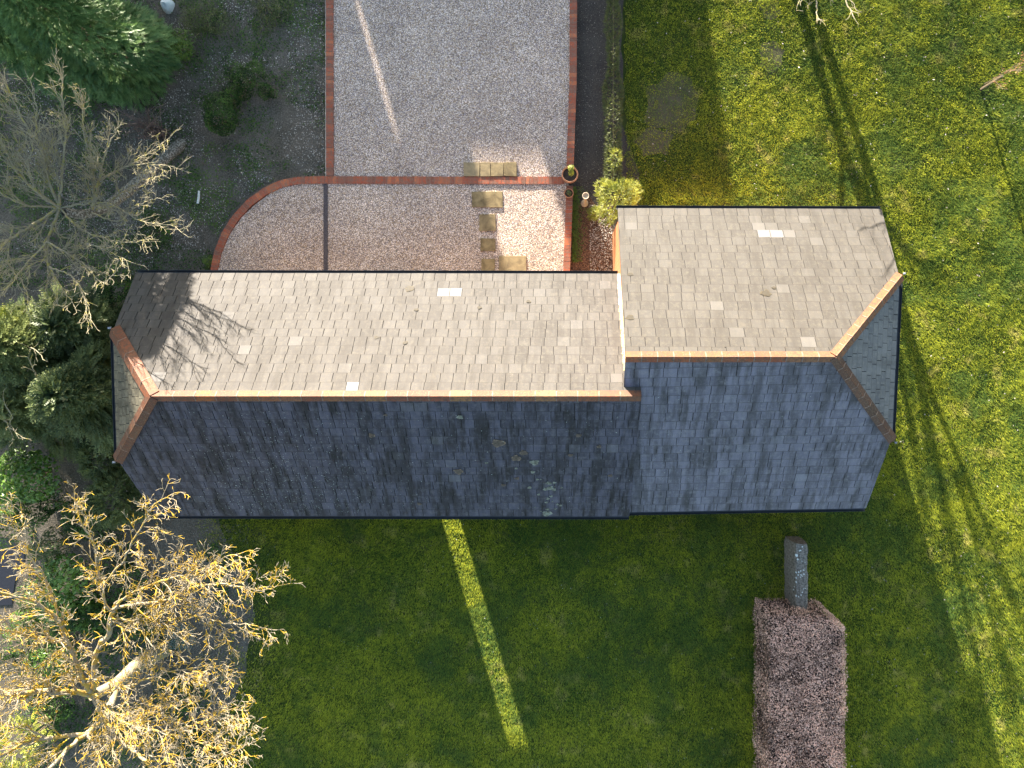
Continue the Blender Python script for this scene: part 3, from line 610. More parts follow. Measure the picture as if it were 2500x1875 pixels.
def spline(pts, step=.12):
    pts = [np.array(p, float) for p in pts]; q = [2*pts[0]-pts[1]] + pts + [2*pts[-1]-pts[-2]]; out = []
    for i in range(1, len(q)-2):
        n = max(2, int(np.linalg.norm(q[i+1]-q[i])/step))
        for j in range(n):
            t = j/n; out.append(.5*((2*q[i]) + (-q[i-1]+q[i+1])*t + (2*q[i-1]-5*q[i]+4*q[i+1]-q[i+2])*t*t + (-q[i-1]+3*q[i]-3*q[i+1]+q[i+2])*t**3))
    out.append(pts[-1]); return out
def grow(tb, p, d, L, r, lvl, rr, prm):
    """random twig of length L starting at p in direction d; spawns side twigs"""
    st = prm['step'][lvl]; n = max(2, int(L/st)); pts = [p]; dd = d; li = 1.0 if rr.random() < prm['lich'] else .0
    for i in range(n):
        dd = dd + np.array([rr.gauss(0,1), rr.gauss(0,1), rr.gauss(0,.8)])*prm['gnarl'][lvl] + np.array([0,0,prm['up']]); dd = dd/np.linalg.norm(dd); pts.append(pts[-1] + dd*st)
        if lvl < prm['max'] and i > 0 or (lvl < prm['max'] and lvl > 0):
            for _ in range(prm['kids'][lvl]):
                if rr.random() < prm['prob'][lvl]:
                    s = np.cross(dd, [rr.gauss(0,1), rr.gauss(0,1), rr.gauss(0,1)]); s = s/np.linalg.norm(s); s[2] = s[2]*.5 + .12; a = prm['ang'] + rr.gauss(0,.15); nd = dd*math.cos(a) + s*math.sin(a); nd = nd/np.linalg.norm(nd)
                    grow(tb, pts[-1], nd, L*(1 - .6*i/n)*prm['ratio']*rr.uniform(.5,1.2), max(prm['rmin'], r*.55), lvl+1, rr, prm)
    tb.path(pts, r, max(prm['rmin']*.8, r*.35), li)
def limb(tb, pts, r0, r1, rr, prm, L0, start=.15, dens=1.0):
    sp = spline(pts); n = len(sp); jit = [np.array([rr.gauss(0,1), rr.gauss(0,1), rr.gauss(0,1)])*.012 for _ in sp]; sp = [a+b*(1 if 0 < i < n-1 else 0) for i, (a, b) in enumerate(zip(sp, jit))]
    tb.path(sp, r0, r1, .7)
    for i in range(1, n-1):
        f = i/n
        if f < start: continue
        if rr.random() < .62*dens:
            t = sp[i+1]-sp[i]; t = t/np.linalg.norm(t); s = np.cross(t, [rr.gauss(0,1), rr.gauss(0,1), rr.gauss(0,1)]); s = s/np.linalg.norm(s); s[2] = abs(s[2])*.5; a = prm['ang'] + rr.gauss(0,.15); d = t*math.cos(a) + s*math.sin(a)
            grow(tb, sp[i], d/np.linalg.norm(d), L0*(1.1-.5*f)*rr.uniform(.35,1.1), max(prm['rmin']*1.6, (r0+(r1-r0)*f)*.45), 0, rr, prm)
    t = sp[-1]-sp[-2]; grow(tb, sp[-1], t/np.linalg.norm(t), L0*.3, r1, 0, rr, prm)

# ------------------------------------------------------------------ big lichened tree, bottom left
rr = random.Random(5)
def Q(pts, z0, z1, pw=1.0): n = len(pts); return [P(x, y, z0 + (z1-z0)*(i/(n-1))**pw) for i, (x, y) in enumerate(pts)]
g0 = P(400, 1585, 0); big = empty("lichened_tree", g0, "large bare tree with pale branches crusted in yellow lichen, filling the bottom left", "tree")
prm = dict(step=[.10,.075,.055,.04], gnarl=[.09,.12,.17,.2], up=.01, kids=[1,1,1,0], prob=[.97,.9,.6,0], max=3, ang=.66, ratio=.58, rmin=.0046, lich=.75)
J = (228, 1697); tb = Tubes(); trunk = Tubes()
trunk.path(spline([g0, P(372, 1600, .9), P(330, 1628, 2.0), P(285, 1668, 2.9), P(*J, 3.6)], .15), .24, .12, .3)
trunk.path(spline([P(285, 1668, 2.9), P(262, 1740, 3.6), P(215, 1790, 4.2)], .15), .11, .07, .3)
LM = [([J,(236,1587),(262,1556),(271,1508),(280,1486)], 3.6, 4.8, .12, .075, .3),
 ([(280,1486),(341,1473),(411,1465),(472,1434),(538,1425),(600,1436),(640,1440),(690,1428)], 4.8, 6.4, .07, .012, .75),
 ([(280,1486),(310,1455),(363,1430),(415,1412),(470,1404),(503,1399),(542,1364),(585,1352)], 4.9, 6.7, .06, .011, .75),
 ([(270,1510),(306,1530),(345,1539),(371,1578),(420,1590)], 4.6, 5.6, .05, .012, .6),
 ([(271,1508),(330,1520),(380,1526),(430,1512),(472,1504),(546,1521),(610,1526),(665,1538)], 4.6, 6.0, .055, .011, .7),
 ([(280,1486),(262,1487),(249,1430),(235,1370),(227,1320),(195,1270),(182,1215)], 4.8, 6.8, .06, .011, .7),
 ([(249,1430),(285,1390),(306,1360),(330,1310),(350,1277),(376,1233),(425,1204)], 5.4, 7.0, .045, .010, .6),
 ([J,(210,1674),(192,1631),(165,1570),(144,1517),(87,1473),(22,1451),(-60,1440)], 3.6, 6.2, .11, .03, .7),
 ([(166,1574),(114,1561),(35,1543),(-60,1530)], 4.2, 6.4, .06, .02, .7),
 ([(144,1517),(128,1450),(100,1395),(70,1350),(61,1300),(52,1240)], 5.0, 6.9, .05, .011, .65),
 ([J,(180,1690),(131,1688),(60,1690),(0,1696),(-90,1700)], 3.6, 5.6, .13, .06, .7),
 ([(131,1688),(100,1660),(50,1630),(-20,1600)], 4.3, 6.2, .07, .02, .7),
 ([(215,1790),(150,1798),(66,1814),(0,1849),(-80,1890)], 4.2, 5.6, .09, .04, .7),
 ([(215,1790),(175,1819),(131,1867),(60,1930)], 4.2, 5.6, .09, .05, .6),
 ([(228,1700),(262,1762),(284,1801),(341,1845),(390,1900)], 3.8, 5.6, .085, .05, .7),
 ([J,(245,1712),(262,1736),(306,1766),(393,1788),(481,1810),(530,1828),(560,1860)], 4.6, 6.6, .05, .012, .75),
 ([(228,1697),(270,1685),(315,1674),(393,1644),(450,1634),(510,1628),(560,1645)], 4.4, 6.2, .05, .010, .75),
 ([(262,1736),(340,1745),(437,1718),(503,1705),(550,1660)], 4.9, 6.2, .035, .010, .7),
 ([(306,1766),(400,1760),(470,1770),(540,1740),(600,1720)], 5.2, 6.6, .035, .010, .7),
 ([(341,1845),(420,1850),(500,1850),(570,1830),(618,1812)], 5.4, 6.8, .035, .010, .7),
 ([(215,1790),(240,1840),(260,1900),(300,1960)], 4.4, 6.0, .06, .03, .6),
 ([(60,1690),(30,1740),(10,1800)], 4.6, 6.3, .04, .012, .6)]
for pts, z0, z1, r0, r1, L0 in LM: limb(tb if r0 < .1 else trunk, Q(pts, z0, z1), r0*.52, max(.0075, r1*.7), rr, prm, L0*1.45, .08, 1.6)
trunk.build("trunk", MAT['bark_big'], big); tb.build("branches", MAT['bark_big'], big)
print("big tree segs", len(tb.a), len(trunk.a))

# ------------------------------------------------------------------ bare grey-green tree, upper left
rr = random.Random(9); g0 = P(442, 352, 0); lt = empty("leaning_bare_tree", g0, "bare grey-green tree leaning left over the woodland soil below the cypress", "tree")
trunk = Tubes(); trunk.path(spline([g0, P(372, 412, .9), P(295, 480, 1.8), P(225, 520, 2.6), P(160, 520, 3.2)], .15), .17, .11, 1.0); trunk.build("trunk", MAT['bark_trunk'], lt)
tb = Tubes(); prm2 = dict(step=[.09,.07,.06,.04], gnarl=[.07,.09,.12,.2], up=.02, kids=[1,1,1,0], prob=[.95,.75,.3,0], max=2, ang=.55, ratio=.6, rmin=.0042, lich=.6)
J1 = (145,508)
for pts, z0, z1, r0, r1, L0 in [
 ([J1,(120,440),(110,370),(60,300),(20,215)],3.2,5.2,.05,.009,.8), ([J1,(150,430),(160,330),(155,250),(150,180)],3.2,5.4,.045,.008,.8), ([J1,(60,440),(0,340),(-40,260)],3.2,5.2,.05,.012,.8),
 ([J1,(60,500),(0,470),(-60,420)],3.2,5.0,.04,.01,.7), ([J1,(60,560),(0,600),(-50,640)],3.2,5.0,.05,.012,.8), ([J1,(250,495),(350,540),(420,550),(450,572)],3.2,4.6,.04,.006,.6), ([J1,(200,560),(290,590),(360,590)],3.2,4.8,.035,.006,.7),
 ([J1,(114,591),(120,650),(150,700),(180,745)],3.2,4.8,.05,.008,.7), ([(114,591),(200,640),(250,690),(285,660)],3.8,5.0,.035,.006,.6), ([(114,591),(60,650),(20,700)],3.8,5.0,.035,.007,.6), ([(120,650),(180,680),(210,740),(228,790)],4.2,5.0,.025,.006,.45),
 ([(225,520),(240,440),(255,380),(290,300)],2.6,4.8,.05,.008,.8), ([(225,520),(230,420),(205,320),(200,240)],2.6,5.0,.045,.008,.8), ([(240,440),(320,400),(380,360),(420,330)],3.2,4.4,.035,.006,.55), ([(240,440),(300,410),(360,400),(440,412)],3.2,4.2,.03,.006,.5),
 ([(225,520),(300,470),(350,440),(390,430)],2.6,4.2,.03,.006,.5), ([J1,(90,470),(70,400),(90,300),(80,220)],3.4,5.2,.035,.007,.7), ([(225,520),(290,540),(340,500),(400,480)],2.8,4.2,.03,.006,.5), ([(114,591),(150,620),(230,600),(320,640)],3.6,4.6,.03,.006,.6), ([(30,560),(20,640),(60,700),(70,760)],4.0,5.0,.03,.006,.6)]:
    limb(tb, Q(pts, z0, z1), r0*.7, r1, rr, prm2, L0*1.3, .08, 1.6)
tb.build("branches", MAT['bark_left'], lt); print("left tree", len(tb.a))
# purple-brown twiggy shrub
rr = random.Random(10); g0 = P(400, 330, 0); pr = empty("twiggy_shrub", g0, "purple-brown twiggy bare shrub tucked under the cypress beside the leaning trunk", "shrub"); tb = Tubes()
for i in range(70):
    e = P(rr.uniform(280, 405), rr.uniform(250, 350), rr.uniform(.8, 2.2)); tb.path(spline([g0 + np.array([rr.gauss(0,.1), rr.gauss(0,.1), 0]), (g0+e)/2 + np.array([rr.gauss(0,.15), rr.gauss(0,.15), .3]), e], .15), .012, .005)
tb.build("branches", MAT['bark_purple'], pr)

# ------------------------------------------------------------------ conifers
def conifer(name, cx, cy, z0, z1, rad, n, length, mat, label, seed=0, top=.25, lump=.3, trunk_r=.12):
    """column/cone of drooping sprays round a vertical trunk; cx, cy in metres"""
    rg = np.random.default_rng(seed); root = empty(name, (cx, cy, 0), label, "tree"); z = z0 + (z1-z0)*rg.random(n)**.8; f = (z-z0)/(z1-z0); th = rg.uniform(0, 2*math.pi, n)
    prof = np.minimum(1, np.sqrt(np.maximum(0, 1-f))*1.25)*(1-top) + top*(1-f); lp = 1 + lump*(VN(seed+5)(np.cos(th)*2+5, z*1.3 + np.sin(th)*2, 1.3)-.5)*2
    r = rad*prof*lp*(1-.35*rg.random(n)**2.5); C = np.c_[cx + np.cos(th)*r, cy + np.sin(th)*r, z]; out = np.c_[np.cos(th), np.sin(th), np.zeros(n)]
    D = unit(out*1.0 + np.c_[np.zeros((n,2)), -.35 + .9*f] + rg.normal(0, .3, (n,3))); N = unit(out*.35 + [0,0,1.0] + rg.normal(0,.35,(n,3))); mb = MB()
    tn = np.clip(VN(seed+9).fbm(C[:,0]+C[:,2]*.5, C[:,1]+C[:,2]*.3, 2.2)*1.7 - .45 + rg.normal(0,.12,n), 0, 1)
    sprays(mb, C, D, N, length*rg.uniform(.6,1.3,n), 6, .42, tn); mb.build("crown", MAT[mat], root)
    t = Tubes(); t.path([np.array([cx,cy,0.]), np.array([cx,cy,z1*.5]), np.array([cx,cy,z1*.93])], trunk_r, .03, .3)
    for i in range(26):
        zz = rg.uniform(z0, z1*.85); a = rg.uniform(0, 6.28); rr_ = rad*math.sqrt(max(.05, 1-(zz-z0)/(z1-z0)))*.75; t.path([np.array([cx,cy,zz]), np.array([cx+math.cos(a)*rr_*.6, cy+math.sin(a)*rr_*.6, zz+.05]), np.array([cx+math.cos(a)*rr_, cy+math.sin(a)*rr_, zz-.1])], .025, .008, .2)
    t.build("trunk", MAT['bark_brown'], root); return root
conifer("cypress_tree", -12.15, 8.15, .15, 5.6, 1.22, 12000, .20, 'conifer', "dense bright green cypress with rounded crown, right of the two at the top left", 31, .1, .22)
conifer("cypress_tree", -13.9, 8.9, .2, 6.6, 1.5, 11000, .32, 'conifer', "feathery green cypress with hanging sprays at the top left corner", 32, .2, .45)
for i, (px, py, r, zt_, n, lab) in enumerate([(60, 850, 1.0, 3.2, 2600, "dark feathery conifer at the left edge, level with the barn's hip"), (200, 960, 1.15, 3.1, 4200, "dark conifer with sprays fanning towards the barn's hipped end"), (40, 1000, .9, 2.6, 2200, "dark olive conifer at the left edge just above the broad-leaved shrub"), (150, 800, .9, 2.4, 2200, "shaded conifer below the leaning bare tree, beside the barn's upper left corner")]):
    c = P(px, py, 2.0); conifer("dark_conifer", c[0], c[1], .3, zt_, r, n, .38, 'conifer_dark', lab, 40+i, .3, .6, .08)
shrub("golden_conifer", 60, 790, .32, 3.6, 'gold', 260, .26, "golden-tipped conifer shoot catching the sun at the left edge", "shrub", seed=3, kind='s')
# dead grey twigs through the dark conifers
rr = random.Random(12); g0 = P(80, 960, 1.2); dt = empty("dead_branch", (*g0[:2], 0), "grey dead branching stems showing through the dark conifers at the left", "branch"); tb = Tubes()
for pts, z0, z1 in [([(60,1030),(75,960),(68,900),(75,850),(110,880)],1.5,3.4), ([(75,960),(90,930),(72,880)],2.0,3.4), ([(0,990),(20,1040),(60,1070)],2.4,3.2), ([(10,1060),(30,1020),(10,980)],2.4,3.0)]:
    limb(tb, Q(pts, z0, z1), .022, .008, rr, prm2, .4, .1, .8)
tb.build("branches", MAT['bark_left'], dt)

# broad-leaved shrubs and undergrowth
shrub("laurel_shrub", 50, 1170, .85, 2.4, 'laurel', 2600, .11, "bright green broad-leaved shrub at the left edge above the lichened tree", seed=4, aspect=.6)
shrub("evergreen_shrub", 535, 285, .62, .95, 'dark_leaf', 3800, .05, "rounded dark evergreen bush in the soil left of the upper gravel", seed=5)
shrub("evergreen_shrub", 600, 190, .55, .6, 'dark_leaf', 2400, .045, "dark bush with yellower top just above the rounded dark bush", seed=6, lump=.7)
shrub("evergreen_shrub", 575, 235, .40, .5, 'dark_leaf', 1500, .045, "small dark bush between the two larger evergreen bushes", seed=16, lump=.7)
shrub("olive_shrub", 500, 60, .75, .5, 'olive', 2600, .045, "low olive-green bush at the top beside the cypress", seed=7, lump=.8)
shrub("olive_shrub", 655, 20, .70, .4, 'olive', 1800, .045, "thin olive-brown bush at the top edge left of the brick wall", seed=8, lump=.8)
shrub("evergreen_shrub", 655, 225, .28, .35, 'dark_leaf', 700, .045, "small dark bush nearest to the left brick wall", seed=9)
shrub("ivy_shrub", 440, 110, .45, 1.0, 'moss', 1300, .06, "green ivy bush against the right side of the cypress", seed=10)
shrub("ivy_shrub", 285, 690, .75, 1.9, 'dark_leaf', 3000, .05, "dark ivy mass at the barn's upper left corner", seed=11, ry=1.2, lump=.6)
shrub("ivy_shrub", 375, 560, .6, .4, 'dark_leaf', 1500, .05, "low ivy patch between the leaning tree and the curved brick wall", seed=12, lump=.8)
shrub("ivy_shrub", 510, 640, .22, .3, 'moss', 600, .04, "small green clump at the foot of the curved brick wall", seed=13)
shrub("laurel_shrub", 150, 1440, .9, 1.6, 'laurel', 1700, .12, "broad-leaved shrub under the upper left limbs of the lichened tree", seed=14, aspect=.65, lump=.6)
shrub("laurel_shrub", 215, 1500, .7, 1.3, 'dark_leaf', 1300, .11, "dark broad-leaved shrub beneath the centre of the lichened tree", seed=24, aspect=.6)
shrub("silver_shrub", 440, 1555, .42, .6, 'silver', 1500, .035, "small silvery green shrub under the right-hand branches of the lichened tree", seed=15)
shrub("olive_shrub", 330, 1800, .9, .9, 'dark_leaf', 2600, .055, "dark green bush beneath the lower right limbs of the lichened tree", seed=17, lump=.6)
shrub("golden_conifer", 50, 1810, .55, 3.4, 'gold', 420, .24, "yellow-green conifer at the bottom left corner under the limbs", "shrub", seed=18, kind='s')
shrub("olive_shrub", 130, 1330, .5, 1.4, 'olive', 900, .07, "olive shrub beside the road edge under the tree's upper left twigs", seed=19)
shrub("dark_conifer", 285, 1210, .85, 1.3, 'conifer_dark', 1800, .22, "low dark conifer by the lower left corner of the barn", "shrub", seed=20, kind='s')
shrub("dark_conifer", 240, 1120, .55, 1.5, 'conifer_dark', 700, .22, "small olive conifer tuft below the barn's left hip", "shrub", seed=21, kind='s')
for i, (px, py, r, h, mt, lab) in enumerate([(110, 1240, .6, 1.6, 'dark_leaf', "dark bush between the bright broad-leaved shrub and the road edge"), (25, 1265, .8, 1.5, 'dark_leaf', "dark leafy bush at the left edge just above the road"), (95, 1490, .8, 1.0, 'laurel', "leafy green bush below the road edge at the left"), (35, 1580, .9, 1.0, 'dark_leaf', "dark bush at the left edge under the tree's left limbs"), (130, 1630, .8, .9, 'laurel', "green bush just left of the fork of the lichened tree"),
        (300, 1395, .8, .9, 'dark_leaf', "dark bush between the barn corner and the tree's upper limbs"), (330, 1500, .8, .7, 'dark_leaf', "dark low bush above the leaning trunk of the lichened tree"), (440, 1700, .8, .6, 'dark_leaf', "dark low bush right of the trunk under the lowest spreading limbs"), (200, 1270, .6, 1.2, 'dark_leaf', "dark bush below the broad-leaved shrub and left of the barn"), (470, 1830, .7, .5, 'dark_leaf', "dark low bush at the bottom edge where the lawn begins"), (120, 1740, .8, .8, 'dark_leaf', "dark bush between the two lower left limbs")]):
    shrub("undergrowth_shrub", px, py, r, h, mt, 1900, .075 if mt == 'laurel' else .06, lab, seed=60+i, lump=.6)
# right-hand bed
shrub("golden_shrub", 1508, 488, .54, 1.35, 'gold', 1700, .12, "bushy yellow-green shrub at the cottage's upper left corner", seed=22, kind='s', ry=.66, lump=.85)
shrub("golden_shrub", 1450, 520, .16, .45, 'gold', 260, .10, "small yellow-green clump between the stone pedestal and the bushy shrub", seed=23, kind='s')
shrub("golden_shrub", 1500, 385, .15, 1.15, 'gold', 120, .12, "thin yellow-green shoot at the end of the low hedge", seed=25, kind='s', ry=.35)
hd = empty("clipped_hedge", (*G(1500, 180), 0), "narrow dark olive hedge running up beside the soil bed to the top edge", "hedge"); mb = MB(); n = 5200
py = rng.uniform(-350, 470, n); gp_ = np.array([P(1497, y, .3) for y in py]); C = gp_.copy(); th = rng.uniform(0, math.pi, n); wv = .17*(.55 + .9*vn(gp_[:,1]*0, gp_[:,1], 1.6)); C[:,0] += np.cos(th)*wv; C[:,2] = .08 + np.sin(th)*.55*(.5 + .8*vn(gp_[:,1]*0+3, gp_[:,1], 1.2)); keep = vn(gp_[:,1]*0+9, gp_[:,1], 1.0) > .12*np.sign(py-150); C = C[keep]; th = th[keep]
nn = len(C); D = np.c_[np.cos(th), rng.normal(0,.5,nn), np.sin(th)*.8+.2]; sprays(mb, C, D, unit(rng.normal(0,.5,(nn,3))+[0,0,1]), .10*rng.uniform(.7,1.3,nn), 4, .45, np.clip(rng.normal(.35,.25,nn),0,1)); mb.build("foliage", MAT['olive'], hd)
tb = Tubes(); tb.path([P(1497, 460, .1), P(1497, 0, .1), P(1497, -350, .1)], .02, .02); tb.build("stem", MAT['bark_brown'], hd)
# weeds along the short wall
o_ = MB(); n = 1500; y = rng.uniform(455, 640, n); x = 1397 + rng.gamma(1.6, 5.5, n); C = np.array([P(a, b, .05) for a, b in zip(x, y)]); leaf_quads(o_, C, unit(rng.normal(0,.5,(n,3))+[0,0,1]), .05, .5); tag(o_.build("ground_cover", MAT['moss']), "low green weeds growing along the foot of the short sunlit wall", "ground cover", kind='stuff')

# ------------------------------------------------------------------ pots, pedestal, stake
def pot(px, py, r, h, label):
    g = P(px, py, WT); root = empty("flowerpot", g, label, "flowerpot", "terracotta flowerpots on the brick wall"); mb = MB(); z0 = WT + .004
    mb.lathe([(0,0),(r*.68,0),(r*.9,h*.78),(r,h*.78),(r*1.0,h),(r*.84,h),(r*.82,h*.8),(r*.80,h*.8)], g[0], g[1], z0, 32); mb.build("pot_body", MAT['terracotta'], root, True)
    s = MB(); s.lathe([(r*.83,h*.80),(r*.5,h*.83),(0.001,h*.84)], g[0], g[1], z0, 20); s.build("soil", MAT['potsoil'], root); return g, z0 + h
g, zt_ = pot(1391, 433, .235, .36, "large terracotta flowerpot with a thick pale rim on the wall corner"); g2, zt2 = pot(1388.5, 475, .135, .2, "small terracotta flowerpot below the large one on the short sunlit wall")
def plant_in(g, zt, r, n, mat, label, dx=0, dy=0, hh=.3, sz=.06):
    root = empty("potted_plant", (g[0], g[1], zt-.06), label, "plant"); mb = MB(); C, D, _ = blob_pts(n, (g[0]+dx, g[1]+dy, zt+hh*.4), (r, r*1.4, hh*.6), .4, 6, -.5, .5, 4); leaf_quads(mb, C, unit(D+[0,0,.6]), sz, .5); mb.build("foliage", MAT[mat], root); t = Tubes()
    for k in range(5): t.path([np.array([g[0], g[1], zt-.06]), np.array([g[0]+dx+rng.normal(0,.05), g[1]+dy+rng.normal(0,.06), zt+hh*.6])], .008, .004)
    t.build("stem", MAT['stake'], root)
plant_in(g, zt_, .10, 240, 'gold', "yellow-green leafy plant growing in the large flowerpot", .03, .06, .45); plant_in(g2, zt2, .07, 90, 'olive', "small brownish-green plant in the small flowerpot", 0, 0, .12, .05)
g = P(1427, 497, 0); pd = empty("stone_pedestal", g, "pale stone bird-bath pedestal standing in the soil beside the short sunlit wall", "pedestal")
mb = MB(); mb.lathe([(0,0),(.105,0),(.105,.05),(.075,.09),(.055,.13),(.042,.4),(.038,.85),(.055,.93),(.001,.94)], g[0], g[1], 0, 20); mb.build("column", MAT['pedestal'], pd, True)
mb = MB(); mb.lathe([(0.001,.945),(.06,.95),(.095,1.0),(.095,1.025),(.08,1.025),(.06,.99),(.001,.98)], g[0], g[1], 0, 24); mb.build("bowl", MAT['pedestal'], pd, True)
g = P(2394, 218, 0); mb = MB(); mb.box((g[0]-.026, g[1]-.026, 0), (g[0]+.026, g[1]+.026, .98)); mb.box((g[0]-.034, g[1]-.034, .98), (g[0]+.034, g[1]+.034, 1.0)); o = mb.build("wooden_stake", MAT['stake']); thing_mesh(o); tag(o, "weathered upright wooden stake beside the rusty sapling at the right edge", "stake")
rr = random.Random(3); g = P(2402, 205, 0); sp_ = empty("sapling", g, "bare pale sapling with rusty leaves by the wooden stake at the right edge", "tree"); tb = Tubes(); prm3 = dict(prm2); prm3['up'] = .05; prm3['rmin'] = .004
limb(tb, [g, g + np.array([.05,.0,.8]), g + np.array([.2,.05,1.5]), g + np.array([.25,.0,2.1])], .012, .005, rr, prm3, .7, .15, 1.4); tb.build("trunk", MAT['stake'], sp_)
mb = MB(); ii = rng.integers(0, len(tb.b), 160); leaf_quads(mb, np.array(tb.b)[ii] + rng.normal(0,.04,(160,3)), unit(rng.normal(0,1,(160,3))), .05, .5); mb.build("leaves", MAT['red_leaf'], sp_)

# ------------------------------------------------------------------ beech hedge and old stone
X0, X1, Y1, Y0_, ZH = 5.54, 7.63, -7.05, -15.5, 1.55
bh = empty("beech_hedge", ((X0+X1)/2, Y1, 0), "clipped beech hedge full of brown winter leaves, meeting the old stone wall", "hedge")
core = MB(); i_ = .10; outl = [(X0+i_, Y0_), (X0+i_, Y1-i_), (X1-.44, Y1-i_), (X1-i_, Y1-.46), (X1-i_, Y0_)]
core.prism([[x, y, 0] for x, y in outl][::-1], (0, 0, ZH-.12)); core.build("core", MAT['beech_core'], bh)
def hp_pts(n):
    P3 = []; N3 = []
    A_top = (X1-X0)*(Y1-Y0_); per = [((X0,Y0_),(X0,Y1)), ((X0,Y1),(X1-.32,Y1-.02)), ((X1-.32,Y1-.02),(X1,Y1-.34)), ((X1,Y1-.34),(X1,Y0_))]
    nt_ = int(n*.62); x = rng.uniform(X0+.02, X1-.02, nt_); y = rng.uniform(Y0_, Y1-.02, nt_); ok = ~((x > X1-.32) & (y > Y1-.34) & ((x-(X1-.32)) + (y-(Y1-.34)) > .32)); x, y = x[ok], y[ok]
    e = np.minimum.reduce([x-X0, X1-x, Y1-y]); zz = ZH - .12*np.exp(-np.maximum(e,0)/.10) + (vn.fbm(x, y, 1.6)-.5)*.18; P3.append(np.c_[x, y, zz + rng.uniform(-.07,.02,len(x))]); N3.append(np.tile([0,0,1.],(len(x),1)))
    for a, b in per:
        a = np.array(a); b = np.array(b); L = np.linalg.norm(b-a); k = int(n*.38*L/19.5); t = rng.random(k)[:,None]; p = a+(b-a)*t; zz = rng.uniform(.05, ZH-.05, k); nr = np.array([-(b-a)[1], (b-a)[0]])/L; wv = (vn.fbm(p[:,0]+p[:,1], zz, 2.0)-.5)*.13; p = p + nr*(wv + rng.uniform(-.06,.02,k))[:,None]; P3.append(np.c_[p, zz]); N3.append(np.tile([*nr,.2],(k,1)))
    return np.vstack(P3), np.vstack(N3)
C, N = hp_pts(75000); mb = MB(); tn = np.clip(vn.fbm(C[:,0], C[:,1], 2.2)*1.3 - .15 + rng.normal(0,.36,len(C)), 0, 1); leaf_quads(mb, C, unit(N + rng.normal(0,.75,N.shape)), .042*rng.uniform(.6,1.4,len(C)), .62, tn, None, .1); mb.build("foliage", MAT['beech'], bh)
# old stone wall stub
sx0, sx1, sy0, sy1, sz = 6.47, 6.84, -7.12, -5.30, .82
NU, NVv = 44, 10; prof = [(sx0-.04, 0), (sx0-.03, .3), (sx0-.01,.60), (sx0+.015,.76), (sx0+.04,.825), (sx0+.18,.835), (sx1-.05,.83), (sx1-.01,.80), (sx1,.6), (sx1+.01,.3), (sx1+.01,0)]
V = []; n_ = NU+1
for i in range(n_):
    f = i/NU; y = sy0 + (sy1-sy0)*f; pin = 1 if f < .97 else .95
    for j, (x, z) in enumerate(prof):
        cxm = (sx0+sx1)/2; q = (vn.fbm(y*3+j, j*1.7, 2.0)-.5)*.07; V.append([cxm+(x-cxm)*pin+q, y+rng.normal(0,.012), max(0, z+q*.6)])
m_ = len(prof); fs = [[i*m_+j, i*m_+j+1, (i+1)*m_+j+1, (i+1)*m_+j] for i in range(NU) for j in range(m_-1)]; mb = MB(); mb.poly(np.array(V), fs + [list(range(m_))[::-1], [NU*m_+j for j in range(m_)]])
st = empty("stone_wall", ((sx0+sx1)/2, sy0, 0), "short weathered stone wall spotted with white lichen, at the end of the beech hedge", "stone wall"); mb.build("stonework", MAT['stone'], st, False)
mb = MB()
for (px, py, r) in [(1959,1335,.018),(1955,1344,.02),(1952,1345,.016),(1945,1356,.04),(1948,1366,.024),(1962,1392,.018),(1955,1394,.018),(1950,1397,.018),(1944,1398,.02),(1956,1404,.018),(1963,1402,.02),(1949,1404,.018),(1959,1407,.014),(1944,1411,.018),(1954,1409,.014),(1944,1421,.02),(1966,1437,.014),(1962,1438,.012),(1959,1446,.018),(1956,1453,.018),(1944,1455,.022),(1950,1457,.014),(1938,1440,.012),(1940,1433,.01),(1958,1370,.01),(1966,1374,.01)]:
    c = P(px, py, sz+.03); th = np.linspace(0, 2*math.pi, 9, endpoint=False); mb.prism([[c[0]+math.cos(a)*r*rng.uniform(.8,1.15), c[1]+math.sin(a)*r*rng.uniform(.8,1.15), sz-.01] for a in th], (0,0,.042))
mb.build("lichen", MAT['white'], st)

# pale boulder and log in the woodland
mb = MB(); c = P(402, 8, .2); th, ph = np.meshgrid(np.linspace(0, 2*math.pi, 16, endpoint=False), np.linspace(0, math.pi/2, 6)); Vb = np.stack([c[0]+np.cos(th)*np.cos(ph)*.18*(1+.15*np.sin(3*th)), c[1]+np.sin(th)*np.cos(ph)*.22, np.sin(ph)*.25*(1+.1*np.cos(2*th))], -1).reshape(-1,3)
mb.add(Vb, [[j*16+i, j*16+(i+1)%16, (j+1)*16+(i+1)%16, (j+1)*16+i] for j in range(5) for i in range(16)]); o = mb.build("boulder", MAT['white'], None, True); thing_mesh(o); tag(o, "pale grey boulder at the top edge beside the cypress", "boulder")
for (x, y, l, r) in [((485), 480, .30, .03)]:
    mb = Tubes(); a = P(x+1, y-13, .03); b = P(x-2, y+16, .03); mb.path([a, (a+b)/2+np.array([.01,0,0]), b], .03, .035); o = mb.build("pale_log", MAT['white']); thing_mesh(o); tag(o, "short pale log lying on the soil right of the leaning tree", "log")

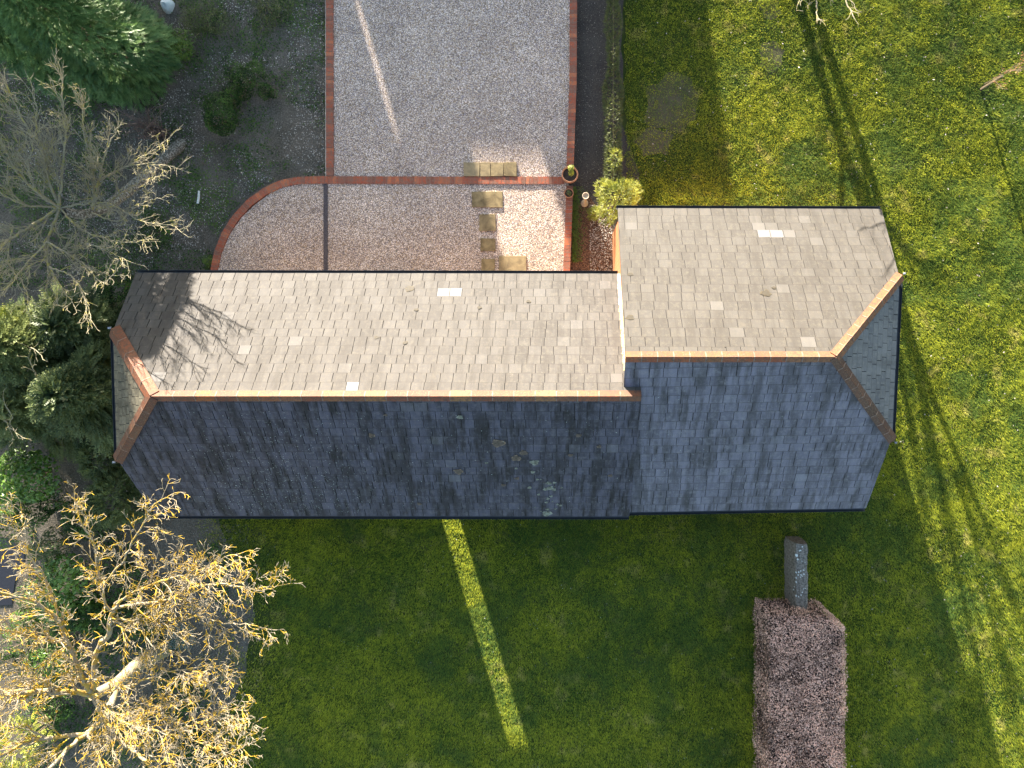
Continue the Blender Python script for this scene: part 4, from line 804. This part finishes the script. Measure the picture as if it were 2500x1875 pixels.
# ------------------------------------------------------------------ stuff: litter, ivy ground cover, petals
def ground_scatter(name, n, fx, mat, size, z, label, cat, tone=None, aspect=.6, flat=.35):
    pts = fx(n); C = np.c_[(pts[:,0]-NX)*H/F, (NY-pts[:,1])*H/F, np.full(len(pts), z) + rng.uniform(0,.02,len(pts))]; mb = MB(); leaf_quads(mb, C, unit(rng.normal(0,flat,(len(C),3))+[0,0,1]), size*rng.uniform(.5,1.4,len(C)), aspect, None if tone is None else np.clip(rng.normal(tone,.25,len(C)),0,1)); return tag(mb.build(name, MAT[mat]), label, cat, kind='stuff')
def wood_area(n, thr=.0, seed=1, x0=-150, x1=795, y0=-150, y1=700, sc=1.0):
    v2 = VN(seed); out = np.empty((0,2))
    while len(out) < n:
        p = np.c_[rng.uniform(x0,x1,n*2), rng.uniform(y0,y1,n*2)]; k = v2.fbm(p[:,0]/84, p[:,1]/84, sc); ok = (k + rng.normal(0,.04,len(p)) > thr)
        ok &= ~((p[:,1] > 430) & (p[:,0] > 510 + np.maximum(0, (700-p[:,1]))*.0) & (((p[:,0]-740)**2/230**2 + (p[:,1]-690)**2/262**2) < 1)); out = np.vstack([out, p[ok]])
    return out[:n]
ground_scatter("leaf_litter", 22000, lambda n: wood_area(n, .44, 3), 'litter', .04, .01, "scattered pale leaf litter and stone chips on the woodland soil", "leaf litter", .4)
ground_scatter("ivy_ground_cover", 20000, lambda n: wood_area(n, .50, 8, sc=.8), 'dark_leaf', .05, .03, "dark green ivy patches creeping over the woodland soil", "ground cover", .45)
ground_scatter("moss_patches", 34000, lambda n: wood_area(n, .52, 12, sc=.7), 'moss', .045, .01, "mossy green patches on the woodland soil", "ground cover", .4)
def low_left(n): return np.c_[rng.uniform(-150, 640, n), rng.uniform(1270, 2000, n)]
ground_scatter("ivy_undergrowth", 9000, lambda n: np.array([q for q in np.c_[rng.uniform(70, 560, n*3), rng.uniform(1290, 2000, n*3)] if vn.fbm(q[0]/84, q[1]/84, .9) + (300-q[0])*.0004 > .5][:n]), 'dark_leaf', .06, .03, "dark ivy undergrowth beneath the lichened tree", "ground cover", .5)
ground_scatter("leaf_litter", 6000, lambda n: np.c_[rng.normal(530, 50, n), rng.uniform(1280, 1900, n)], 'litter', .03, .02, "thin dark leaf litter where the lawn fades out beside the lichened tree", "leaf litter", .0)
ground_scatter("leaf_litter", 5000, lambda n: np.c_[rng.uniform(-100, 340, n), rng.uniform(680, 1260, n)], 'litter', .03, .01, "dark leaf litter under the conifers left of the barn", "leaf litter", .15)
ground_scatter("leaf_litter", 1500, lambda n: np.c_[rng.uniform(1440, 1500, n), rng.uniform(500, 690, n)], 'litter', .035, .014, "sunlit fallen leaves beside the cottage's gable wall", "leaf litter", .6)
ground_scatter("leaf_litter", 1400, lambda n: np.c_[rng.uniform(1404, 1490, n), rng.uniform(-100, 520, n)], 'litter', .022, .01, "fine pale debris on the dark soil bed", "leaf litter", .2)

# ------------------------------------------------------------------ grass
def grass():
    n = 2300000; X = rng.uniform(P(480,0)[0], P(2660,0)[0], n); Y = rng.uniform(P(0,2040)[1], P(0,-160)[1], n); px = X*F/H + NX; py = NY - Y*F/H
    k1 = vn.fbm(X, Y, .9); k2 = vn.fbm(X+40, Y+9, 3.0); k3 = vn.fbm(X-20, Y+30, .35)
    left = np.interp(py, [1150,1290,1400,1500,1620,1760,1900,2100], [470,500,560,610,590,540,560,600]) - 50 + (k1-.5)*230 + (k2-.5)*90
    top = (py < 640) & (px > 1527 + (k2-.5)*22); right = px > 2040; low = (py > 1190) & (px > left)
    d = np.where(low, np.clip((px-left)/220, 0, 1), 1.0); ok = (top | right | low)
    ok &= ~((px > 1545) & (px < 2085) & (py > 640) & (py < 1190)); ok &= ~((X > X0+.1) & (X < X1-.1) & (Y < Y1-.1)); ok &= ~((X > sx0) & (X < sx1) & (Y > sy0) & (Y < sy1))
    for (cx_, cy_, r, am) in [(1640,250,75,.75),(1600,335,60,.7),(1560,420,60,.55),(1890,135,45,.8),(1880,60,35,.6),(1800,230,40,.4),(1950,20,25,.6),(2420,215,20,.5),(1925,1380,16,1.0),(2005,1400,12,.6)]:
        dd = np.hypot(px-cx_, (py-cy_)*.8)/r; d = d*(1 - am*.98*np.exp(-dd**2)*np.clip(k2*2.6-.35, 0, 1))
    ok &= rng.random(n) < np.clip(d, 0, 1)*np.clip(.45 + k2*1.1, 0, 1); X, Y, px, py, k1, k2, k3 = [a[ok] for a in (X,Y,px,py,k1,k2,k3)]; n = len(X); print("grass", n)
    k4 = vn.fbm(X+3, Y-8, 7.0); hgt = (.032 + .022*k4**1.5*1.8)*rng.uniform(.8,1.15,n)*(1 + .3*(k1-.4)); a = rng.uniform(0, 2*math.pi, n); fl = 2*math.pi*vn.fbm(X, Y, 1.3)*2; a = np.where(rng.random(n) < .72, -math.pi/2 - .25 + (fl-2*math.pi)*.22 + rng.normal(0,.55,n), a)
    ln = rng.uniform(.45, 1.25, n); dx = np.cos(a)*hgt*ln; dy = np.sin(a)*hgt*ln; w_ = rng.uniform(.004,.009,n); sx = -np.sin(a)*w_; sy = np.cos(a)*w_; z = np.full(n, .001)
    V = np.stack([np.c_[X-sx, Y-sy, z], np.c_[X+sx, Y+sy, z], np.c_[X+dx, Y+dy, hgt]], 1).reshape(-1,3)
    tone = np.clip(.28 + .45*(k1-.45) + .35*(k4-.45) + rng.normal(0,.27,n), 0, 1); dry = np.clip((vn.fbm(X+70, Y+5, 2.3)-.68)*3 + (rng.random(n) < .05)*.6, 0, .8)
    mb = MB(); mo = np.clip((vn.fbm(X-31, Y+77, .75) - .5)*3.5 + (vn.fbm(X+5, Y, 2.9)-.5)*1.5, 0, .75)*(rng.random(n)*.5+.5); mb.add(V, np.arange(3*n).reshape(-1,3), np.repeat(np.c_[tone, dry, mo], 3, 0)); return tag(mb.build("lawn_grass", MAT['grass']), "short green grass covering the lawns", "grass", kind='stuff')
grass()
ground_scatter("fallen_leaves", 650, lambda n: np.array([q for q in np.c_[rng.uniform(1540, 2500, n*3), rng.uniform(-60, 1900, n*3)] if (q[0] > 2060 or q[1] < 500)][:n]), 'litter', .045, .05, "scattered dry leaves lying on the sunny lawn", "leaves", .35, .6)
ground_scatter("fallen_petals", 420, lambda n: np.c_[rng.uniform(780, 1960, n), rng.uniform(1270, 1990, n)], 'petal', .018, .05, "tiny white petals scattered over the shaded lawn", "petals", None, .9)

# ------------------------------------------------------------------ bare tree beyond the top edge whose trunks shade the lawn
rr = random.Random(21); gt = P(1950, -45, 0); tw = empty("twin_trunk_tree", gt, "bare twin-trunked tree at the top edge casting long shadows over the lawn", "tree"); tr = Tubes(); tb = Tubes()
prm4 = dict(prm2); prm4.update(up=.03, rmin=.006, ang=.7, prob=[.7,.5,.0,0], max=2)
for dx0, rad, dxt in ((-.19, .15, .0), (.23, .13, .10)):
    b0 = gt + np.array([dx0, 0, 0]); ptsT = [b0, b0+np.array([dxt*.3, .0, .5]), b0+np.array([dxt+.05, .1, 1.2]), b0+np.array([-dx0*.9+.1, .15, 1.9]), b0+np.array([dx0*1.5, .3, 2.8]), b0+np.array([dx0*4, .2, 3.8])]; tr.path(spline(ptsT, .2), rad, .04, .3)
for i in range(24):
    z0 = rr.uniform(.8, 3.6); a = rr.uniform(0, 6.28); L = rr.uniform(.8, 2.7); s = gt + np.array([rr.uniform(-.2,.25), .15, z0]); e = s + np.array([math.cos(a)*L, math.sin(a)*L, L*rr.uniform(.3,.8)])
    limb(tb, [s, (s+e)/2 + np.array([0,0,.1]), e], .045, .014, rr, prm4, .8, .2, .8)
rr2 = random.Random(4)
for i in range(16):
    s = gt + np.array([rr2.uniform(-.25,.3), .0, rr2.uniform(.25,.9)]); a = rr2.uniform(-2.9, -.2); L = rr2.uniform(.25,.6); e = s + np.array([math.cos(a)*L*1.2, math.sin(a)*L*.9, L*.3]); limb(tb, [s, (s+e)/2, e], .010, .005, rr2, prm4, .25, .2, .8)
tr.build("trunk", MAT['bark_left'], tw); tb.build("branches", MAT['bark_left'], tw)
# dense conifer beyond the top right corner
c = P(2560, -260, 0); conifer("dark_conifer", c[0], c[1], .2, 2.4, 1.5, 2500, .3, 'conifer_dark', "dark evergreen just beyond the top right corner shading the grass there", 77, .2, .5)
